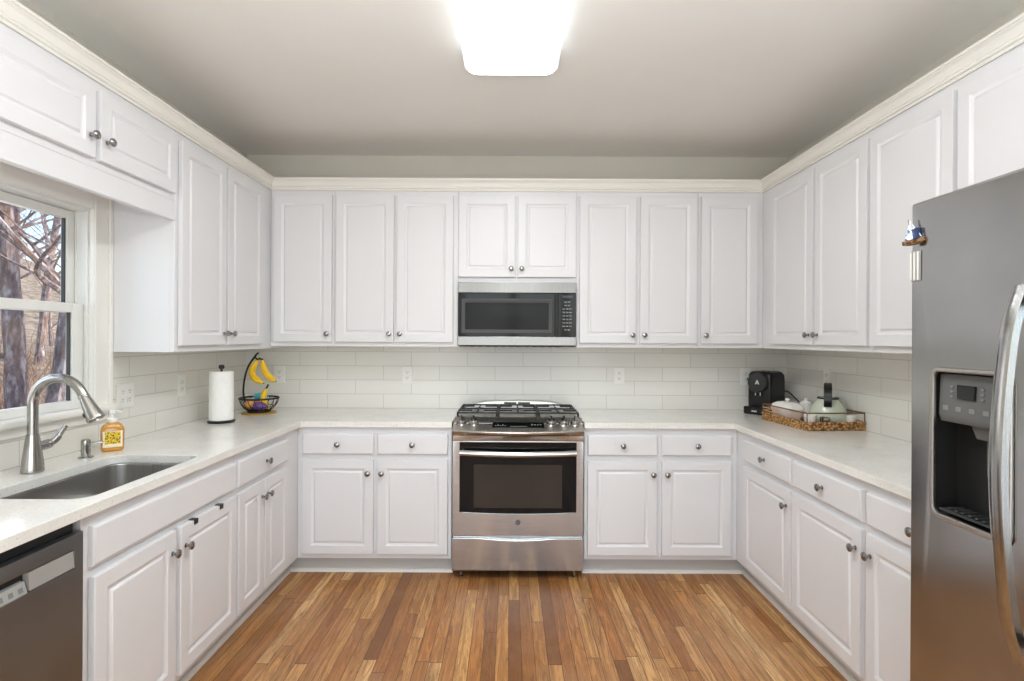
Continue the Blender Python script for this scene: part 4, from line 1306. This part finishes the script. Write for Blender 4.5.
# ------------------------------------------------------------------ woods outside the window
b = BM()
nx, ny = 26, 26
for i in range(nx):
    for j in range(ny): pass
gv = [[(-2.2 - 1.8 * i, -14 + 2.2 * j, -0.55 + 0.06 * i + 0.018 * i * i + 0.5 * noise.noise(Vector((i * 0.4, j * 0.4, 0)))) for j in range(ny)] for i in range(nx)]
rings(b, gv, False, False, False)
g = obj('ground', b, 'leaf'); g['kind'] = 'structure'
def tree(seed, x, y, h, r, lean, label, mat='bark'):
    rnd = random.Random(seed)
    b = BM()
    def limb(p, d, L, r0, lev):
        n_ = 7 if lev == 0 else 5
        pts, rad = [Vector(p)], [r0]
        dd_ = Vector(d).normalized()
        for k in range(n_):
            dd_ = (dd_ + Vector((rnd.uniform(-1, 1), rnd.uniform(-1, 1), rnd.uniform(-0.3, 0.6))) * (0.07 if lev == 0 else 0.26)).normalized()
            pts.append(pts[-1] + dd_ * L / n_)
            rad.append(r0 * (1 - 0.55 * (k + 1) / n_) if lev == 0 else r0 * (1 - 0.8 * (k + 1) / n_))
        tube(b, smooth_path(pts, 2), [rad[min(len(rad) - 1, i // 2)] for i in range(2 * n_ + 1)], 9 if lev == 0 else 5)
        if lev < 3:
            m_ = (7, 5, 4)[lev]
            for k in range(m_):
                f = rnd.uniform(0.42 if lev == 0 else 0.25, 0.95)
                i = min(n_ - 1, int(f * n_))
                a = rnd.uniform(0, 2 * pi)
                out = Vector((cos(a), sin(a), rnd.uniform(0.3, 1.0)))
                limb(pts[i + 1] if lev else pts[i], out, L * (0.42 if lev == 0 else 0.55), rad[i] * (0.34 if lev == 0 else 0.5), lev + 1)
    limb((0, 0, 0), (lean[0], lean[1], 1), h, r, 0)
    t = obj('bare_tree', b, mat)
    t.location = (x, y, -0.75)
    tag(t, label, 'tree', 'bare trees outside the window')
    return t
# x / y slope of the view through the window is between -0.82 and -0.95
tree(11, -6.35, 7.00, 6.5, 0.135, (-0.03, 0.0), 'thick bare tree trunk close to the window, nearer its outer side')
tree(5, -5.95, 6.95, 6.2, 0.165, (0.02, 0.04), 'thick forked bare tree nearest the sash stile outside')
FAR = 'bare leafless tree farther back in the woods outside'
rn = random.Random(3)
for k in range(9):
    y = 9.4 + k * 1.5
    s = -0.80 - 0.17 * ((k * 0.618) % 1.0)
    tree(20 + k, s * y, y, 8.5, rn.uniform(0.06, 0.14), (rn.uniform(-0.06, 0.06), rn.uniform(-0.06, 0.06)), FAR)
for k, (s_, y) in enumerate(((-1.15, 7.5), (-1.35, 5.6), (-1.7, 5.0), (-1.22, 9.5), (-1.5, 8.5), (-0.68, 12.0))):
    tree(60 + k, s_ * y, y, 8.0, rn.uniform(0.08, 0.14), (rn.uniform(-0.06, 0.06), rn.uniform(-0.06, 0.06)), FAR)
# brushwood
rn = random.Random(8)
b = BM()
for k in range(260):
    y = rn.uniform(7.5, 13); s = rn.uniform(-1.0, -0.76)
    p = Vector((s * y, y, -0.5 + 0.03 * y))
    d = Vector((rn.uniform(-0.5, 0.5), rn.uniform(-0.5, 0.5), 1))
    pts = [p]
    L = rn.uniform(0.5, 2.2)
    for q_ in range(4):
        d = d + Vector((rn.uniform(-0.4, 0.4), rn.uniform(-0.4, 0.4), 0)); pts.append(pts[-1] + d.normalized() * L / 4)
    tube(b, pts, [0.014, 0.012, 0.009, 0.006, 0.003], 4)
bw = obj('brushwood', b, 'twig'); bw['kind'] = 'stuff'
tag(bw, 'tangled bare brushwood on the ground outside the window', 'brushwood')
